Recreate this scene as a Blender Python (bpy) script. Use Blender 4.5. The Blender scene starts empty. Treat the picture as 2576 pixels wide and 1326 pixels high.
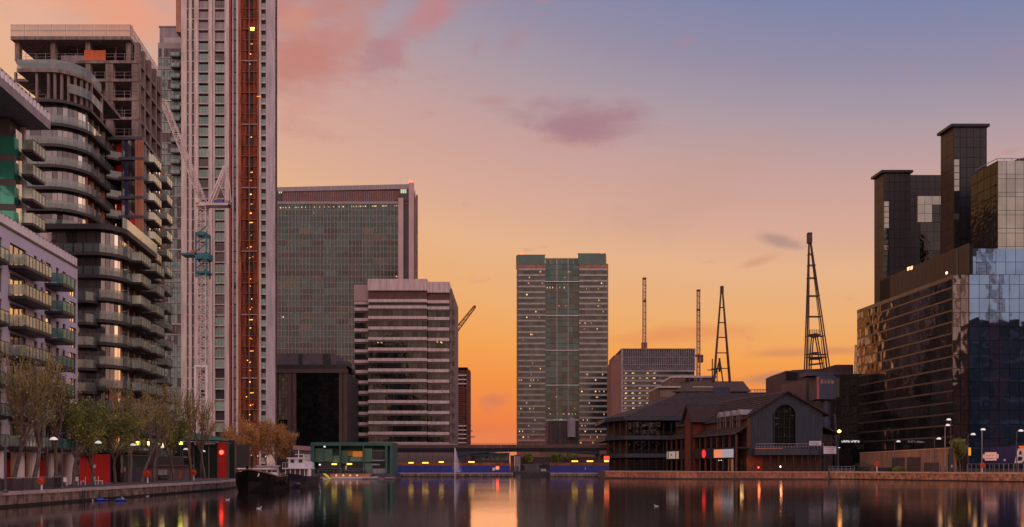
import bpy, math, random
from mathutils import Vector, Matrix

SC = bpy.context.scene
COL = SC.collection
RN = random.Random(11)
pi = math.pi

# ------------------------------------------------------------------ survey frame
# positions were surveyed from the photo with a level 28.8 mm lens: bearings (px) and heights (py) at a depth
FL, CX, HZ, EYE = 2060.0, 1288.0, 1172.0, 3.4
def X(px, Y): return (px - CX) / FL * Y
def Z(py, Y): return EYE + (HZ - py) / FL * Y

# ------------------------------------------------------------------ camera
cd = bpy.data.cameras.new('camera'); cam = bpy.data.objects.new('camera', cd); COL.objects.link(cam)
cam.location = (0, 0, EYE); cam.rotation_euler = (pi/2, 0, 0)
cd.sensor_width = 36.0; cd.lens = 36.0 * FL / 2576.0
cd.shift_y = (HZ - 663.0) / 2576.0
cd.clip_start = 0.5; cd.clip_end = 9000
SC.camera = cam

# ------------------------------------------------------------------ world: dusk sky
SC.view_settings.view_transform = 'Standard'; SC.view_settings.look = 'None'
SC.view_settings.exposure = 0.0; SC.view_settings.gamma = 1.0
try: SC.view_settings.use_curve_mapping = False
except Exception: pass

def lin(c):
    return tuple(((v/255.0)/12.92 if v <= 10 else (((v/255.0)+0.055)/1.055)**2.4) for v in c)
def lin4(c): return lin(c) + (1.0,)

W = bpy.data.worlds.new('World'); SC.world = W; W.use_nodes = True
wn, wl = W.node_tree.nodes, W.node_tree.links
for n in list(wn): wn.remove(n)
def nd(nt, t, **k):
    n = nt.new(t)
    for a, b in k.items(): setattr(n, a, b)
    return n
def M(op, a, b=None, c=None, nt=wn, ln=wl, clamp=False):
    n = nt.new('ShaderNodeMath'); n.operation = op; n.use_clamp = clamp
    for i, v in enumerate((a, b, c)):
        if v is None: continue
        if isinstance(v, (int, float)): n.inputs[i].default_value = v
        else: ln.new(v, n.inputs[i])
    return n.outputs[0]
def ramp(nt, ln, fac, stops, interp='LINEAR'):
    n = nt.new('ShaderNodeValToRGB'); cr = n.color_ramp; cr.interpolation = interp
    while len(cr.elements) > 1: cr.elements.remove(cr.elements[-1])
    for i, (p, c) in enumerate(stops):
        e = cr.elements[0] if i == 0 else cr.elements.new(p)
        e.position = p; e.color = c if len(c) == 4 else tuple(c) + (1,)
    if fac is not None: ln.new(fac, n.inputs[0])
    return n.outputs[0]
def mixc(nt, ln, f, a, b, mode='MIX'):
    n = nt.new('ShaderNodeMix'); n.data_type = 'RGBA'; n.blend_type = mode
    for s, v in ((0, f), (6, a), (7, b)):
        if isinstance(v, (int, float)): n.inputs[s].default_value = v
        elif isinstance(v, tuple): n.inputs[s].default_value = v
        else: ln.new(v, n.inputs[s])
    return n.outputs[2]
tc = wn.new('ShaderNodeTexCoord'); sp = wn.new('ShaderNodeSeparateXYZ'); wl.new(tc.outputs['Generated'], sp.inputs[0])
dx_, dy_, dz_ = sp.outputs
DEG = 180/pi
el = M('MULTIPLY', M('ARCSINE', dz_), DEG)
az = M('MULTIPLY', M('ARCTAN2', dx_, dy_), DEG)
# azimuth away from the afterglow pushes the colours of the ramp down
azs = M('MULTIPLY', M('SINE', M('MULTIPLY', M('ADD', az, 7.0), pi/180)), 15.0)
e2 = M('ADD', M('MAXIMUM', el, 0.0), M('MULTIPLY', azs, M('MULTIPLY', M('MAXIMUM', el, 0.0), 1/24.0)))
warm = ramp(wn, wl, M('DIVIDE', e2, 60.0, clamp=True), [
    (0.00, lin4((222,132,98))), (0.05, lin4((238,128,70))), (0.105, lin4((244,147,72))), (0.15, lin4((244,163,84))),
    (0.20, lin4((237,174,112))), (0.27, lin4((230,179,138))), (0.32, lin4((217,170,149))), (0.385, lin4((202,162,155))),
    (0.465, lin4((172,154,163))), (0.53, lin4((148,141,164))), (0.62, lin4((120,131,170))), (0.80, lin4((98,114,164))), (1.0, lin4((86,100,150)))])
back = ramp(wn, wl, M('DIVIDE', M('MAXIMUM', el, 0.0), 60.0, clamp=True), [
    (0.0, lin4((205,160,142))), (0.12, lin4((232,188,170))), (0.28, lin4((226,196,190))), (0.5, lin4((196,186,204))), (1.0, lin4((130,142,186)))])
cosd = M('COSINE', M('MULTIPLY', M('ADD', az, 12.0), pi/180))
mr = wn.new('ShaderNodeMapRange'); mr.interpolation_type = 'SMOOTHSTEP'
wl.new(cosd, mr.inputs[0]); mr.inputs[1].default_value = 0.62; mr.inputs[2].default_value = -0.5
back = mixc(wn, wl, 1.0, back, (1.85,1.62,1.52,1), 'MULTIPLY')  # sky behind the camera boosted and warmed to light the facing fronts
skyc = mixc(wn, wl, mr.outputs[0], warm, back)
# soft dusk clouds, placed by bearing and height
cv = wn.new('ShaderNodeCombineXYZ'); wl.new(M('MULTIPLY', az, 0.085), cv.inputs[0]); wl.new(M('MULTIPLY', el, 0.22), cv.inputs[1])
nz = wn.new('ShaderNodeTexNoise'); nz.inputs['Scale'].default_value = 2.4; nz.inputs['Detail'].default_value = 8; nz.inputs['Roughness'].default_value = 0.58
wl.new(cv.outputs[0], nz.inputs[0])
nfac = nz.outputs[0]
def bearing(px, py):
    h = math.hypot(FL, px-CX)
    return math.degrees(math.atan((px-CX)/FL)), math.degrees(math.atan((HZ-py)/h))
def cloud(sky, px, py, sx, sy, rot, col, amt, lo=0.30, hi=0.62):
    a0, b0 = bearing(px, py); c, s = math.cos(rot), math.sin(rot)
    da = M('SUBTRACT', az, a0); db = M('SUBTRACT', el, b0)
    u = M('ADD', M('MULTIPLY', da, c/sx), M('MULTIPLY', db, s/sx))
    v = M('ADD', M('MULTIPLY', da, -s/sy), M('MULTIPLY', db, c/sy))
    g = M('EXPONENT', M('MULTIPLY', M('ADD', M('MULTIPLY', u, u), M('MULTIPLY', v, v)), -1.0))
    # noise erodes the blob's edge
    t = M('ADD', g, M('MULTIPLY', M('SUBTRACT', nfac, 0.5), 1.7))
    m = wn.new('ShaderNodeMapRange'); m.interpolation_type = 'SMOOTHSTEP'
    wl.new(t, m.inputs[0]); m.inputs[1].default_value = lo; m.inputs[2].default_value = hi+0.55; m.inputs[4].default_value = amt
    return mixc(wn, wl, m.outputs[0], sky, lin4(col))
skyc = cloud(skyc, 330, 10, 7.5, 2.6, 0.1, (244,158,118), 0.7)
skyc = cloud(skyc, 60, 60, 5, 2.5, 0.0, (240,180,152), 0.5)
skyc = cloud(skyc, 790, 125, 4.8, 3.6, 0.5, (194,130,120), 0.95, 0.16, 0.5)
skyc = cloud(skyc, 870, 80, 2.6, 1.5, 0.3, (196,138,132), 0.7)
skyc = cloud(skyc, 745, 50, 2.2, 1.2, 0.0, (216,144,116), 0.7)
skyc = cloud(skyc, 700, 10, 1.6, 1.0, 0.0, (196,128,124), 0.6)
skyc = cloud(skyc, 1095, 22, 3.2, 1.3, 0.45, (190,132,136), 0.9, 0.2, 0.5)
skyc = cloud(skyc, 965, 125, 2.5, 1.3, 0.75, (178,132,138), 0.9, 0.2, 0.5)
skyc = cloud(skyc, 1030, 70, 3.4, 0.9, 0.8, (186,138,142), 0.6)
skyc = cloud(skyc, 1295, 100, 1.7, 0.8, 0.4, (172,136,148), 0.7)
skyc = cloud(skyc, 1200, 118, 1.1, 0.6, 0.6, (172,136,148), 0.6)
skyc = cloud(skyc, 1240, 253, 1.9, 0.4, 0.0, (186,142,144), 0.75)
skyc = cloud(skyc, 1430, 350, 4.2, 1.0, 0.05, (206,152,140), 0.6)
skyc = cloud(skyc, 1462, 304, 4.9, 1.5, 0.0, (168,128,138), 0.95, 0.2, 0.45)
skyc = cloud(skyc, 1590, 322, 2.6, 0.6, -0.1, (176,144,148), 0.6)
skyc = cloud(skyc, 740, 270, 2.2, 0.6, 0.0, (214,156,140), 0.5)
skyc = cloud(skyc, 1960, 606, 1.9, 0.5, -0.3, (176,142,132), 0.85)
skyc = cloud(skyc, 1900, 660, 1.6, 0.4, 0.2, (200,142,118), 0.6)
skyc = cloud(skyc, 1740, 470, 8.5, 3.4, 0.3, (196,156,138), 0.32)
skyc = cloud(skyc, 1240, 1010, 1.6, 0.8, 0.3, (206,124,98), 0.75)
skyc = cloud(skyc, 1200, 1080, 3.5, 0.6, 0.0, (222,124,84), 0.5)
skyc = cloud(skyc, 2010, 950, 5.5, 0.55, 0.05, (186,128,106), 0.85)
skyc = cloud(skyc, 2050, 885, 4.5, 0.4, 0.0, (204,132,102), 0.7)
skyc = cloud(skyc, 1700, 840, 6.0, 0.8, 0.05, (226,134,88), 0.5)
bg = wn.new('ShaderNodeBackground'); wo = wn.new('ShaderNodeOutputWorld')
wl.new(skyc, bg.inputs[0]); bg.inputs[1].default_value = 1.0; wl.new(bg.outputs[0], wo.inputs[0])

# afterglow: one very soft low sun
sl = bpy.data.lights.new('sun', 'SUN'); sl.energy = 0.45; sl.angle = math.radians(50); sl.color = (1.0, 0.56, 0.30)
so = bpy.data.objects.new('sun', sl); COL.objects.link(so)
so.rotation_euler = (math.radians(90-7), 0, math.radians(180+8))   # light comes from ahead, low over the far bank

# ------------------------------------------------------------------ mesh helpers
class MB:
    def __init__(s): s.v = []; s.f = []
    def quad(s, *p):
        n = len(s.v); s.v += [tuple(q) for q in p]; s.f.append(tuple(range(n, n+len(p)))); return s
    def box(s, x0, y0, z0, x1, y1, z1):
        n = len(s.v)
        s.v += [(x0,y0,z0),(x1,y0,z0),(x1,y1,z0),(x0,y1,z0),(x0,y0,z1),(x1,y0,z1),(x1,y1,z1),(x0,y1,z1)]
        s.f += [(n,n+3,n+2,n+1),(n+4,n+5,n+6,n+7),(n,n+1,n+5,n+4),(n+1,n+2,n+6,n+5),(n+2,n+3,n+7,n+6),(n+3,n,n+4,n+7)]
        return s
    def prism(s, poly, z0, z1):
        n = len(s.v); k = len(poly)
        s.v += [(p[0],p[1],z0) for p in poly] + [(p[0],p[1],z1) for p in poly]
        s.f.append(tuple(range(n+k-1, n-1, -1))); s.f.append(tuple(range(n+k, n+2*k)))
        for i in range(k):
            j = (i+1) % k; s.f.append((n+i, n+j, n+k+j, n+k+i))
        return s
    def prism_y(s, poly, y0, y1):       # poly in x,z extruded along y
        n = len(s.v); k = len(poly)
        s.v += [(p[0],y0,p[1]) for p in poly] + [(p[0],y1,p[1]) for p in poly]
        s.f.append(tuple(range(n, n+k))); s.f.append(tuple(range(n+2*k-1, n+k-1, -1)))
        for i in range(k):
            j = (i+1) % k; s.f.append((n+i, n+k+i, n+k+j, n+j))
        return s
    def prism_x(s, poly, x0, x1):       # poly in y,z extruded along x
        n = len(s.v); k = len(poly)
        s.v += [(x0,p[0],p[1]) for p in poly] + [(x1,p[0],p[1]) for p in poly]
        s.f.append(tuple(range(n+k-1, n-1, -1))); s.f.append(tuple(range(n+k, n+2*k)))
        for i in range(k):
            j = (i+1) % k; s.f.append((n+i, n+j, n+k+j, n+k+i))
        return s
    def tube(s, p, q, r0, r1=None, n=6):
        if r1 is None: r1 = r0
        p, q = Vector(p), Vector(q); d = (q-p)
        if d.length < 1e-6: return s
        d.normalize(); a = d.orthogonal().normalized() if abs(d.z) < .99 else Vector((1,0,0)); 
        if abs(d.z) < .99: a = d.cross(Vector((0,0,1))).normalized()
        b = d.cross(a); m = len(s.v)
        for c, r in ((p, r0), (q, r1)):
            for i in range(n):
                t = 2*pi*i/n + pi/n; s.v.append(tuple(c + a*math.cos(t)*r + b*math.sin(t)*r))
        for i in range(n):
            j = (i+1) % n; s.f.append((m+i, m+j, m+n+j, m+n+i))
        s.f.append(tuple(range(m+n-1, m-1, -1))); s.f.append(tuple(range(m+n, m+2*n)))
        return s
    def bar(s, p, q, w): return s.tube(p, q, w*0.7071, None, 4)
    def lathe(s, prof, n=12, c=(0,0,0)):
        m = len(s.v)
        for r, z in prof:
            for i in range(n):
                t = 2*pi*i/n; s.v.append((c[0]+r*math.cos(t), c[1]+r*math.sin(t), c[2]+z))
        for k in range(len(prof)-1):
            for i in range(n):
                j = (i+1) % n; s.f.append((m+k*n+i, m+k*n+j, m+(k+1)*n+j, m+(k+1)*n+i))
        return s
    def mesh(s, name, mat):
        me = bpy.data.meshes.new(name); me.from_pydata(s.v, [], s.f); me.materials.append(mat); me.update(); return me

def obj(name, mb, mat, parent=None, loc=(0,0,0), rz=0.0, label=None, kind=None):
    me = mb if isinstance(mb, bpy.types.Mesh) else mb.mesh(name, mat)
    o = bpy.data.objects.new(name, me); COL.objects.link(o)
    o.location = loc
    if rz: o.rotation_euler = (0, 0, rz)
    if parent is not None: o.parent = parent
    if label: o['label'] = label
    if kind: o['kind'] = kind
    return o
_bc = {}
def bx(name, parent, mat, x0, y0, z0, x1, y1, z1, label=None, rz=0):
    """a box part; alike boxes share their mesh"""
    k = (name, mat.name, round(x1-x0, 3), round(y1-y0, 3), round(z1-z0, 3))
    if k not in _bc: _bc[k] = MB().box(0, 0, 0, x1-x0, y1-y0, z1-z0).mesh(name, mat)
    return obj(name, _bc[k], mat, parent, (x0, y0, z0), rz, label)
def tag(o, label, cat, group=None, kind=None):
    o['label'] = label; o['category'] = cat
    if group: o['group'] = group
    if kind: o['kind'] = kind
    return o
def thing(name, label, cat, loc=(0,0,0), rz=0.0, group=None):
    o = bpy.data.objects.new(name, None); COL.objects.link(o); o.empty_display_size = 0.5
    o.location = loc; o.rotation_euler = (0, 0, rz)
    return tag(o, label, cat, group)
def copy_tree(root, loc, rz=0.0, label=None, scale=None):
    def cp(o, par):
        c = o.copy(); COL.objects.link(c)
        if par is not None: c.parent = par
        for ch in kids.get(o.name, []): cp(ch, c)
        return c
    kids = {}
    for ch in list(root.children_recursive): kids.setdefault(ch.parent.name, []).append(ch)
    r = cp(root, None); r.location = loc; r.rotation_euler = (0, 0, rz)
    if label: r['label'] = label
    if scale: r.scale = (scale,)*3 if isinstance(scale, (int, float)) else scale
    return r
def struct(name, mb, mat, loc=(0,0,0)):
    return obj(name, mb, mat, None, loc, 0, None, 'structure')

class Face:
    """a vertical face: local x runs along it to the viewer's right, local y goes into the building"""
    def __init__(s, px0, Y0, dx=1.0, dy=0.0):
        l = math.hypot(dx, dy); s.dx, s.dy = dx/l, dy/l; s.Y0 = Y0; s.X0 = X(px0, Y0); s.rz = math.atan2(s.dy, s.dx)
        s.loc = (s.X0, Y0, 0)
    def s(s_, px):
        r = (px-CX)/FL; return (r*s_.Y0 - s_.X0) / (s_.dx - r*s_.dy)
    def z(s_, py, px=None):
        Y = s_.Y0 if px is None else s_.Y0 + s_.s(px)*s_.dy
        return Z(py, Y)

# ------------------------------------------------------------------ materials
_mats = {}
def mat(name, col, rough=0.7, metal=0.0, var=0.18, scale=0.35, streak=0.0, rand=0.0, bump=0.0, spec=0.5, isl=0.0, detail=4, zs=0.12):
    if name in _mats: return _mats[name]
    m = bpy.data.materials.new(name); m.use_nodes = True; _mats[name] = m
    nt, ln = m.node_tree.nodes, m.node_tree.links
    b = nt['Principled BSDF']; b.inputs['Roughness'].default_value = rough; b.inputs['Metallic'].default_value = metal
    b.inputs['Specular IOR Level'].default_value = spec
    c = tuple(col) + (1.0,)
    g = nt.new('ShaderNodeNewGeometry')
    mp = nt.new('ShaderNodeMapping'); mp.inputs['Scale'].default_value = (1, 1, zs if streak else 1)
    ln.new(g.outputs['Position'], mp.inputs[0])
    n = nt.new('ShaderNodeTexNoise'); n.inputs['Scale'].default_value = scale*(4 if streak else 1); n.inputs['Detail'].default_value = detail
    n.inputs['Roughness'].default_value = 0.62; ln.new(mp.outputs[0], n.inputs[0])
    v = max(var, streak)
    lo = tuple(x*(1-v*1.6) for x in col) + (1,); hi = tuple(min(1, x*(1+v)) for x in col) + (1,)
    out = ramp(nt, ln, n.outputs[0], [(0.32, lo), (0.68, hi)])
    for amt, src in ((rand, 'o'), (isl, 'i')):
        if amt:
            if src == 'o':
                oi = nt.new('ShaderNodeObjectInfo'); r = oi.outputs['Random']
            else: r = g.outputs['Random Per Island']
            mm = nt.new('ShaderNodeMapRange'); ln.new(r, mm.inputs[0]); mm.inputs[3].default_value = 1-amt; mm.inputs[4].default_value = 1+amt*0.6
            h = nt.new('ShaderNodeHueSaturation'); ln.new(out, h.inputs['Color']); ln.new(mm.outputs[0], h.inputs['Value']); out = h.outputs[0]
    ln.new(out, b.inputs['Base Color'])
    if bump:
        bn = nt.new('ShaderNodeBump'); bn.inputs['Strength'].default_value = bump; bn.inputs['Distance'].default_value = 0.12
        n2 = nt.new('ShaderNodeTexNoise'); n2.inputs['Scale'].default_value = scale*6; n2.inputs['Detail'].default_value = 3
        ln.new(g.outputs['Position'], n2.inputs[0]); ln.new(n2.outputs[0], bn.inputs['Height']); ln.new(bn.outputs[0], b.inputs['Normal'])
    return m
def glass(name, col, rough=0.06, metal=0.75, rand=0.25, wave=0.25, wscale=0.5, isl=0.0, alpha=1.0):
    """coated facade glass: dark tinted mirror whose panes differ and warp a little"""
    m = mat(name, col, rough, metal, 0.08, 0.2, 0, rand, 0, 0.6, isl, 2)
    nt, ln = m.node_tree.nodes, m.node_tree.links; b = nt['Principled BSDF']; b.inputs['Alpha'].default_value = alpha
    g = nt.new('ShaderNodeNewGeometry'); oi = nt.new('ShaderNodeObjectInfo')
    va = nt.new('ShaderNodeVectorMath'); va.operation = 'ADD'; cb = nt.new('ShaderNodeCombineXYZ')
    ln.new(M('MULTIPLY', oi.outputs['Random'], 90.0, None, nt, ln), cb.inputs[0])
    ln.new(g.outputs['Position'], va.inputs[0]); ln.new(cb.outputs[0], va.inputs[1])
    n = nt.new('ShaderNodeTexNoise'); n.inputs['Scale'].default_value = wscale; n.inputs['Detail'].default_value = 1.5
    ln.new(va.outputs[0], n.inputs[0])
    bn = nt.new('ShaderNodeBump'); bn.inputs['Strength'].default_value = wave; bn.inputs['Distance'].default_value = 0.15
    ln.new(n.outputs[0], bn.inputs['Height']); ln.new(bn.outputs[0], b.inputs['Normal'])
    return m
def emit(name, col, s, base=None, vary=False):
    if name in _mats: return _mats[name]
    m = bpy.data.materials.new(name); m.use_nodes = True; _mats[name] = m
    b = m.node_tree.nodes['Principled BSDF']; b.inputs['Base Color'].default_value = tuple(base or col) + (1,)
    b.inputs['Emission Color'].default_value = tuple(col) + (1,); b.inputs['Emission Strength'].default_value = s
    b.inputs['Roughness'].default_value = 0.5
    if vary:
        nt, ln = m.node_tree.nodes, m.node_tree.links; oi = nt.new('ShaderNodeObjectInfo')
        p = M('POWER', oi.outputs['Random'], 1.6, None, nt, ln); ln.new(M('MULTIPLY_ADD', p, s*1.5, s*.18, nt, ln), b.inputs['Emission Strength'])
    return m

m_lilac = mat('lilac_render', (0.60,0.56,0.66), 0.85, var=0.05, scale=0.3)
m_white = mat('white_paint', (0.82,0.77,0.77), 0.6, var=0.08)
m_white2 = mat('offwhite_cladding', (0.56,0.49,0.49), 0.65, streak=0.14, scale=0.4)
m_greyclad = mat('grey_cladding', (0.30,0.27,0.29), 0.55, streak=0.12, scale=0.4)
m_conc = mat('raw_concrete', (0.24,0.19,0.165), 0.9, streak=0.3, scale=0.35)
m_conc2 = mat('dark_concrete', (0.13,0.105,0.10), 0.9, var=0.25)
m_darkmetal = mat('dark_metal', (0.035,0.033,0.036), 0.5, var=0.2)
m_darkmetal2 = mat('charcoal_panel', (0.07,0.065,0.07), 0.5, var=0.15)
m_orange = mat('terracotta_panel', (0.50,0.20,0.11), 0.7, rand=0.15)
m_red = mat('red_hoarding', (0.66,0.012,0.008), 0.55, var=0.1, isl=0.1)
m_blue = mat('blue_hoarding', (0.012,0.03,0.26), 0.5, var=0.12, rand=0.12)
m_navy = mat('navy_hoarding', (0.02,0.025,0.12), 0.5, var=0.12)
m_greenglass = glass('green_glass', (0.045,0.29,0.21), 0.12, 0.55, 0.5, .5)
m_win = glass('window_glass', (0.95,0.90,0.74), 0.05, 0.9, 0.45, 0.15)
m_windark = glass('dark_window_glass', (0.10,0.09,0.095), 0.06, 0.6, 0.3)
m_bal = glass('balustrade_glass', (0.54,0.64,0.54), 0.16, 0.5, 0.2, 0.1, alpha=.6)
m_balgreen = glass('green_balcony_glass', (0.14,0.36,0.30), 0.2, 0.3, 0.18, 0.05, alpha=.65)

# ------------------------------------------------------------------ ground, water, quays
QL, QR = 1.22, 1.95
m_ground = mat('promenade_paving', (0.12,0.095,0.09), 0.85, var=0.2, scale=0.8)
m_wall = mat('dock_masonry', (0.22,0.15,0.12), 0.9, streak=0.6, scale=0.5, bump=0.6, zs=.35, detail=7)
m_wallr = mat('dock_masonry_warm_lit', (0.46,0.21,0.115), 0.9, streak=0.5, scale=0.4, bump=0.6, zs=.6, detail=7)  # masonry copy with the orange lamp glow put into its colour
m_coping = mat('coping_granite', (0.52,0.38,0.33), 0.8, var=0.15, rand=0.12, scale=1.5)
m_copingr = mat('coping_granite_warm_lit', (0.62,0.37,0.24), 0.8, var=0.15, rand=0.12, scale=1.5)  # coping copy, brightened and warmed by the same painted glow

left_edge = [(-60.2,-49), (-41.3,-48), (-41.3,117), (-47,150), (-60,195), (-61,222)]
back_edge = [(-61,222), (-37.5,226), (-37,252), (0.3,255), (0.3,330), (11.8,330), (11.8,252), (29,250), (29,300)]
base = left_edge + back_edge[1:] + [(4500,300), (4500,7000), (-4500,7000), (-4500,-400), (-60.2,-400)]
struct('ground', MB().prism([(x, y) for x, y in base], -3, QL), m_ground)
right_edge = [(X(1523,222),222), (X(1700,208),208), (X(2083,200),200), (X(2087,207),207), (X(2150,205),205), (X(2576,171),171), (X(2900,150),150)]
rp = [(28,301)] + right_edge + [(235,60), (150,-40), (-60,-50), (-60,-400), (4500,-400), (4500,301)]
struct('pavement', MB().prism(rp, -3, QR), m_ground)

mw = bpy.data.materials.new('dock_water'); mw.use_nodes = True
nt, ln = mw.node_tree.nodes, mw.node_tree.links
b = nt['Principled BSDF']; b.inputs['Base Color'].default_value = (0.006,0.006,0.007,1); b.inputs['IOR'].default_value = 1.33
b.inputs['Roughness'].default_value = 0.085
g = nt.new('ShaderNodeNewGeometry')
mp = nt.new('ShaderNodeMapping'); mp.inputs['Scale'].default_value = (0.5, 0.16, 1); ln.new(g.outputs['Position'], mp.inputs[0])
n = nt.new('ShaderNodeTexNoise'); n.inputs['Scale'].default_value = 1.0; n.inputs['Detail'].default_value = 3; ln.new(mp.outputs[0], n.inputs[0])
bn = nt.new('ShaderNodeBump'); bn.inputs['Strength'].default_value = 0.10; bn.inputs['Distance'].default_value = 0.1
ln.new(n.outputs[0], bn.inputs['Height']); ln.new(bn.outputs[0], b.inputs['Normal'])
mp2 = nt.new('ShaderNodeMapping'); mp2.inputs['Scale'].default_value = (0.02, 0.05, 1); ln.new(g.outputs['Position'], mp2.inputs[0])
n2 = nt.new('ShaderNodeTexNoise'); n2.inputs['Scale'].default_value = 1.0; ln.new(mp2.outputs[0], n2.inputs[0])
ln.new(M('MULTIPLY_ADD', n2.outputs[0], 0.08, 0.05, nt, ln), b.inputs['Roughness'])
struct('water', MB().quad((-4600,-300,0), (4600,-300,0), (4600,7100,0), (-4600,7100,0)), mw)

m_wet = mat('wet_weed', (0.02,0.014,0.01), .5, var=.4, scale=2)
def quay(name, pts, z, seg, mw_, mc_, label, h=0.28, over=0.12, group=None):
    t = thing(name, label, 'quay wall', (pts[0][0], pts[0][1], 0))
    ox, oy = pts[0]
    for (ax, ay), (bx_, by_) in zip(pts, pts[1:]):
        L = math.hypot(bx_-ax, by_-ay); k = max(1, round(L/seg)); a = math.atan2(by_-ay, bx_-ax); s = L/k
        for i in range(k):
            x = ax + (bx_-ax)*i/k - ox; y = ay + (by_-ay)*i/k - oy
            key = (name, round(s, 2))
            if key not in _bc:
                _bc[key] = (MB().box(0.008, -over, 0, s-0.012, 0.55, h).mesh('coping_stone', mc_),
                            MB().box(0.035, -0.03, -1.2, s-0.035, 0.25, z-h+0.05).box(s-0.035, 0.06, -1.2, s+0.035, 0.25, z-h+0.05).mesh('wall_panel', mw_))
            obj('coping_stone', _bc[key][0], None, t, (x, y, z-h+0.05+RN.uniform(-.01,.01)), a)
            obj('wall_panel', _bc[key][1], None, t, (x, y, 0), a)
            bx('wet_band', t, m_wet, 0, 0, 0, s, .05, .42).location = (x+math.sin(a)*.035, y-math.cos(a)*.035, -.2); t.children[-1].rotation_euler = (0,0,a)
    return t
q = quay('quay_wall', [(-41.3,-5)[::1], (-41.3,30)], QL, 2.6, m_wall, m_coping, 'stained stone dock wall running along the left waterside promenade') if False else None
# the left wall, seen from the water: walk it so that its outer face (local -y) looks at the dock
def quay_rev(name, pts, *a, **k): return quay(name, pts, *a, **k)
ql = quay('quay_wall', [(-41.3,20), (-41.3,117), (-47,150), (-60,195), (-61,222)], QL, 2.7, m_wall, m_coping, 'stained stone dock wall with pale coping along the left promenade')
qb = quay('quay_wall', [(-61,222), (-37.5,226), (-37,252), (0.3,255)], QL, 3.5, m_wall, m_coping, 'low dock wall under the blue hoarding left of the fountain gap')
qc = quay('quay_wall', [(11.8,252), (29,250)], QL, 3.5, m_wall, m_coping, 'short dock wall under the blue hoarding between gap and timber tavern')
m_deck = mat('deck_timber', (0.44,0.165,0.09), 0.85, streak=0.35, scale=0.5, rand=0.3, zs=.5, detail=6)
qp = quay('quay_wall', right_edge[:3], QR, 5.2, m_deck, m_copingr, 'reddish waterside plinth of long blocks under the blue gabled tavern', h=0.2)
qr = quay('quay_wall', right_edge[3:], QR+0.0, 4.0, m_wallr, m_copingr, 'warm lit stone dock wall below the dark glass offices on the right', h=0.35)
# dark sheet at the waterline, painted as the shade under the tavern plinth
mbg = MB()
for (ax, ay), (bx_, by_) in zip(right_edge[:2], right_edge[1:3]):
    a = math.atan2(by_-ay, bx_-ax); nx, ny = math.sin(a), -math.cos(a)
    mbg.quad((ax+nx*.1-X(1523,222), ay+ny*.1-222, -.3), (bx_+nx*.1-X(1523,222), by_+ny*.1-222, -.3), (bx_+nx*.1-X(1523,222), by_+ny*.1-222, .35), (ax+nx*.1-X(1523,222), ay+ny*.1-222, .35))
obj('shadow_band', mbg, m_darkmetal, qp)
# ladders and fenders on the quay
def ladder(x, y, rz, z, label):
    mb = MB()
    for s in (-.2, .2): mb.bar((s, -.08, -.3), (s, -.08, z), .06)
    for k in range(6): mb.bar((-.2, -.08, .0+k*z/6), (.2, -.08, k*z/6), .04)
    tag(obj('dock_ladder', mb, m_darkmetal, None, (x, y, 0), rz), label, 'ladder')
ladder(-41.15, 78.5, pi/2, 1.1, 'black ladder on the left dock wall nearest the blue floats')
o = MB().box(-.35, -.35, -.1, .35, 0, 1.5)
px = X(2376,187)
a = math.atan2(171-205, X(2576,171)-X(2150,205))
tag(obj('dock_fender', o, m_darkmetal, None, (X(2366,187.2)-.2, 187.0, 0), a), 'black fender hanging in the notch of the right dock wall', 'fender')
m_white_f = mat('white_plastic', (0.7,0.7,0.7), 0.5); m_bluef = mat('blue_plastic', (0.05,0.12,0.6), 0.5)
for i, (px, py, c, lab) in enumerate([(252,1258.5,'b','small blue float in the water, left one of the blue pair'), (300,1259,'b','small blue float in the water, right one of the blue pair')]):
    Y = EYE*FL/(py+1-HZ)
    mb = MB().lathe([(0,-.05),(.28,0),(.4,.1),(.3,.2),(0,.24)], 8).lathe([(0,0),(.2,.02),(.26,.1),(0,.16)], 7, (.55,.1,0))
    tag(obj('float', mb, m_bluef, None, (X(px,Y), Y, 0)), lab, 'float', 'blue floats by the left dock wall')
# water birds: body, neck, head, tail
def bird(px, py, lab, s=1.0, rz=0):
    Y = EYE*FL/(py-HZ)
    mb = MB().lathe([(0,-.04),(.1,-.03),(.16,.05),(.12,.12),(0,.15)], 8)
    for i in range(len(mb.v)): v = mb.v[i]; mb.v[i] = (v[0]*1.9, v[1]*.9, v[2])
    mb.tube((.2,0,.1), (.28,0,.3), .05, .035, 5).tube((.28,0,.3), (.36,0,.31), .06, .045, 5).tube((.36,0,.31), (.43,0,.29), .02, .008, 4).tube((-.24,0,.08), (-.42,0,.14), .07, .02, 4)
    o = tag(obj('gull', mb, m_white_f, None, (X(px,Y), Y, 0), rz), lab, 'bird', 'white water birds on the dock'); o.scale = (s*.62,)*3
bird(573, 1258, 'white bird alone on the water in front of the black boat', .9, .4)
bird(233, 1261, 'white bird on the water left of the blue floats', 1.0, 2)
bird(309, 1255, 'white bird perched low beside the right blue float', 1.0, 2.6)
bird(208, 1259, 'white bird farthest left on the water', .8, 1)
bird(1651, 1274, 'pale bird on the dark water below the tavern', .8, 3)
bird(371, 1249, 'white bird close to the dock wall right of the floats', .8, .2)
bird(652, 1280, 'pale bird on the water below the black boat', .9, .2)

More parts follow.
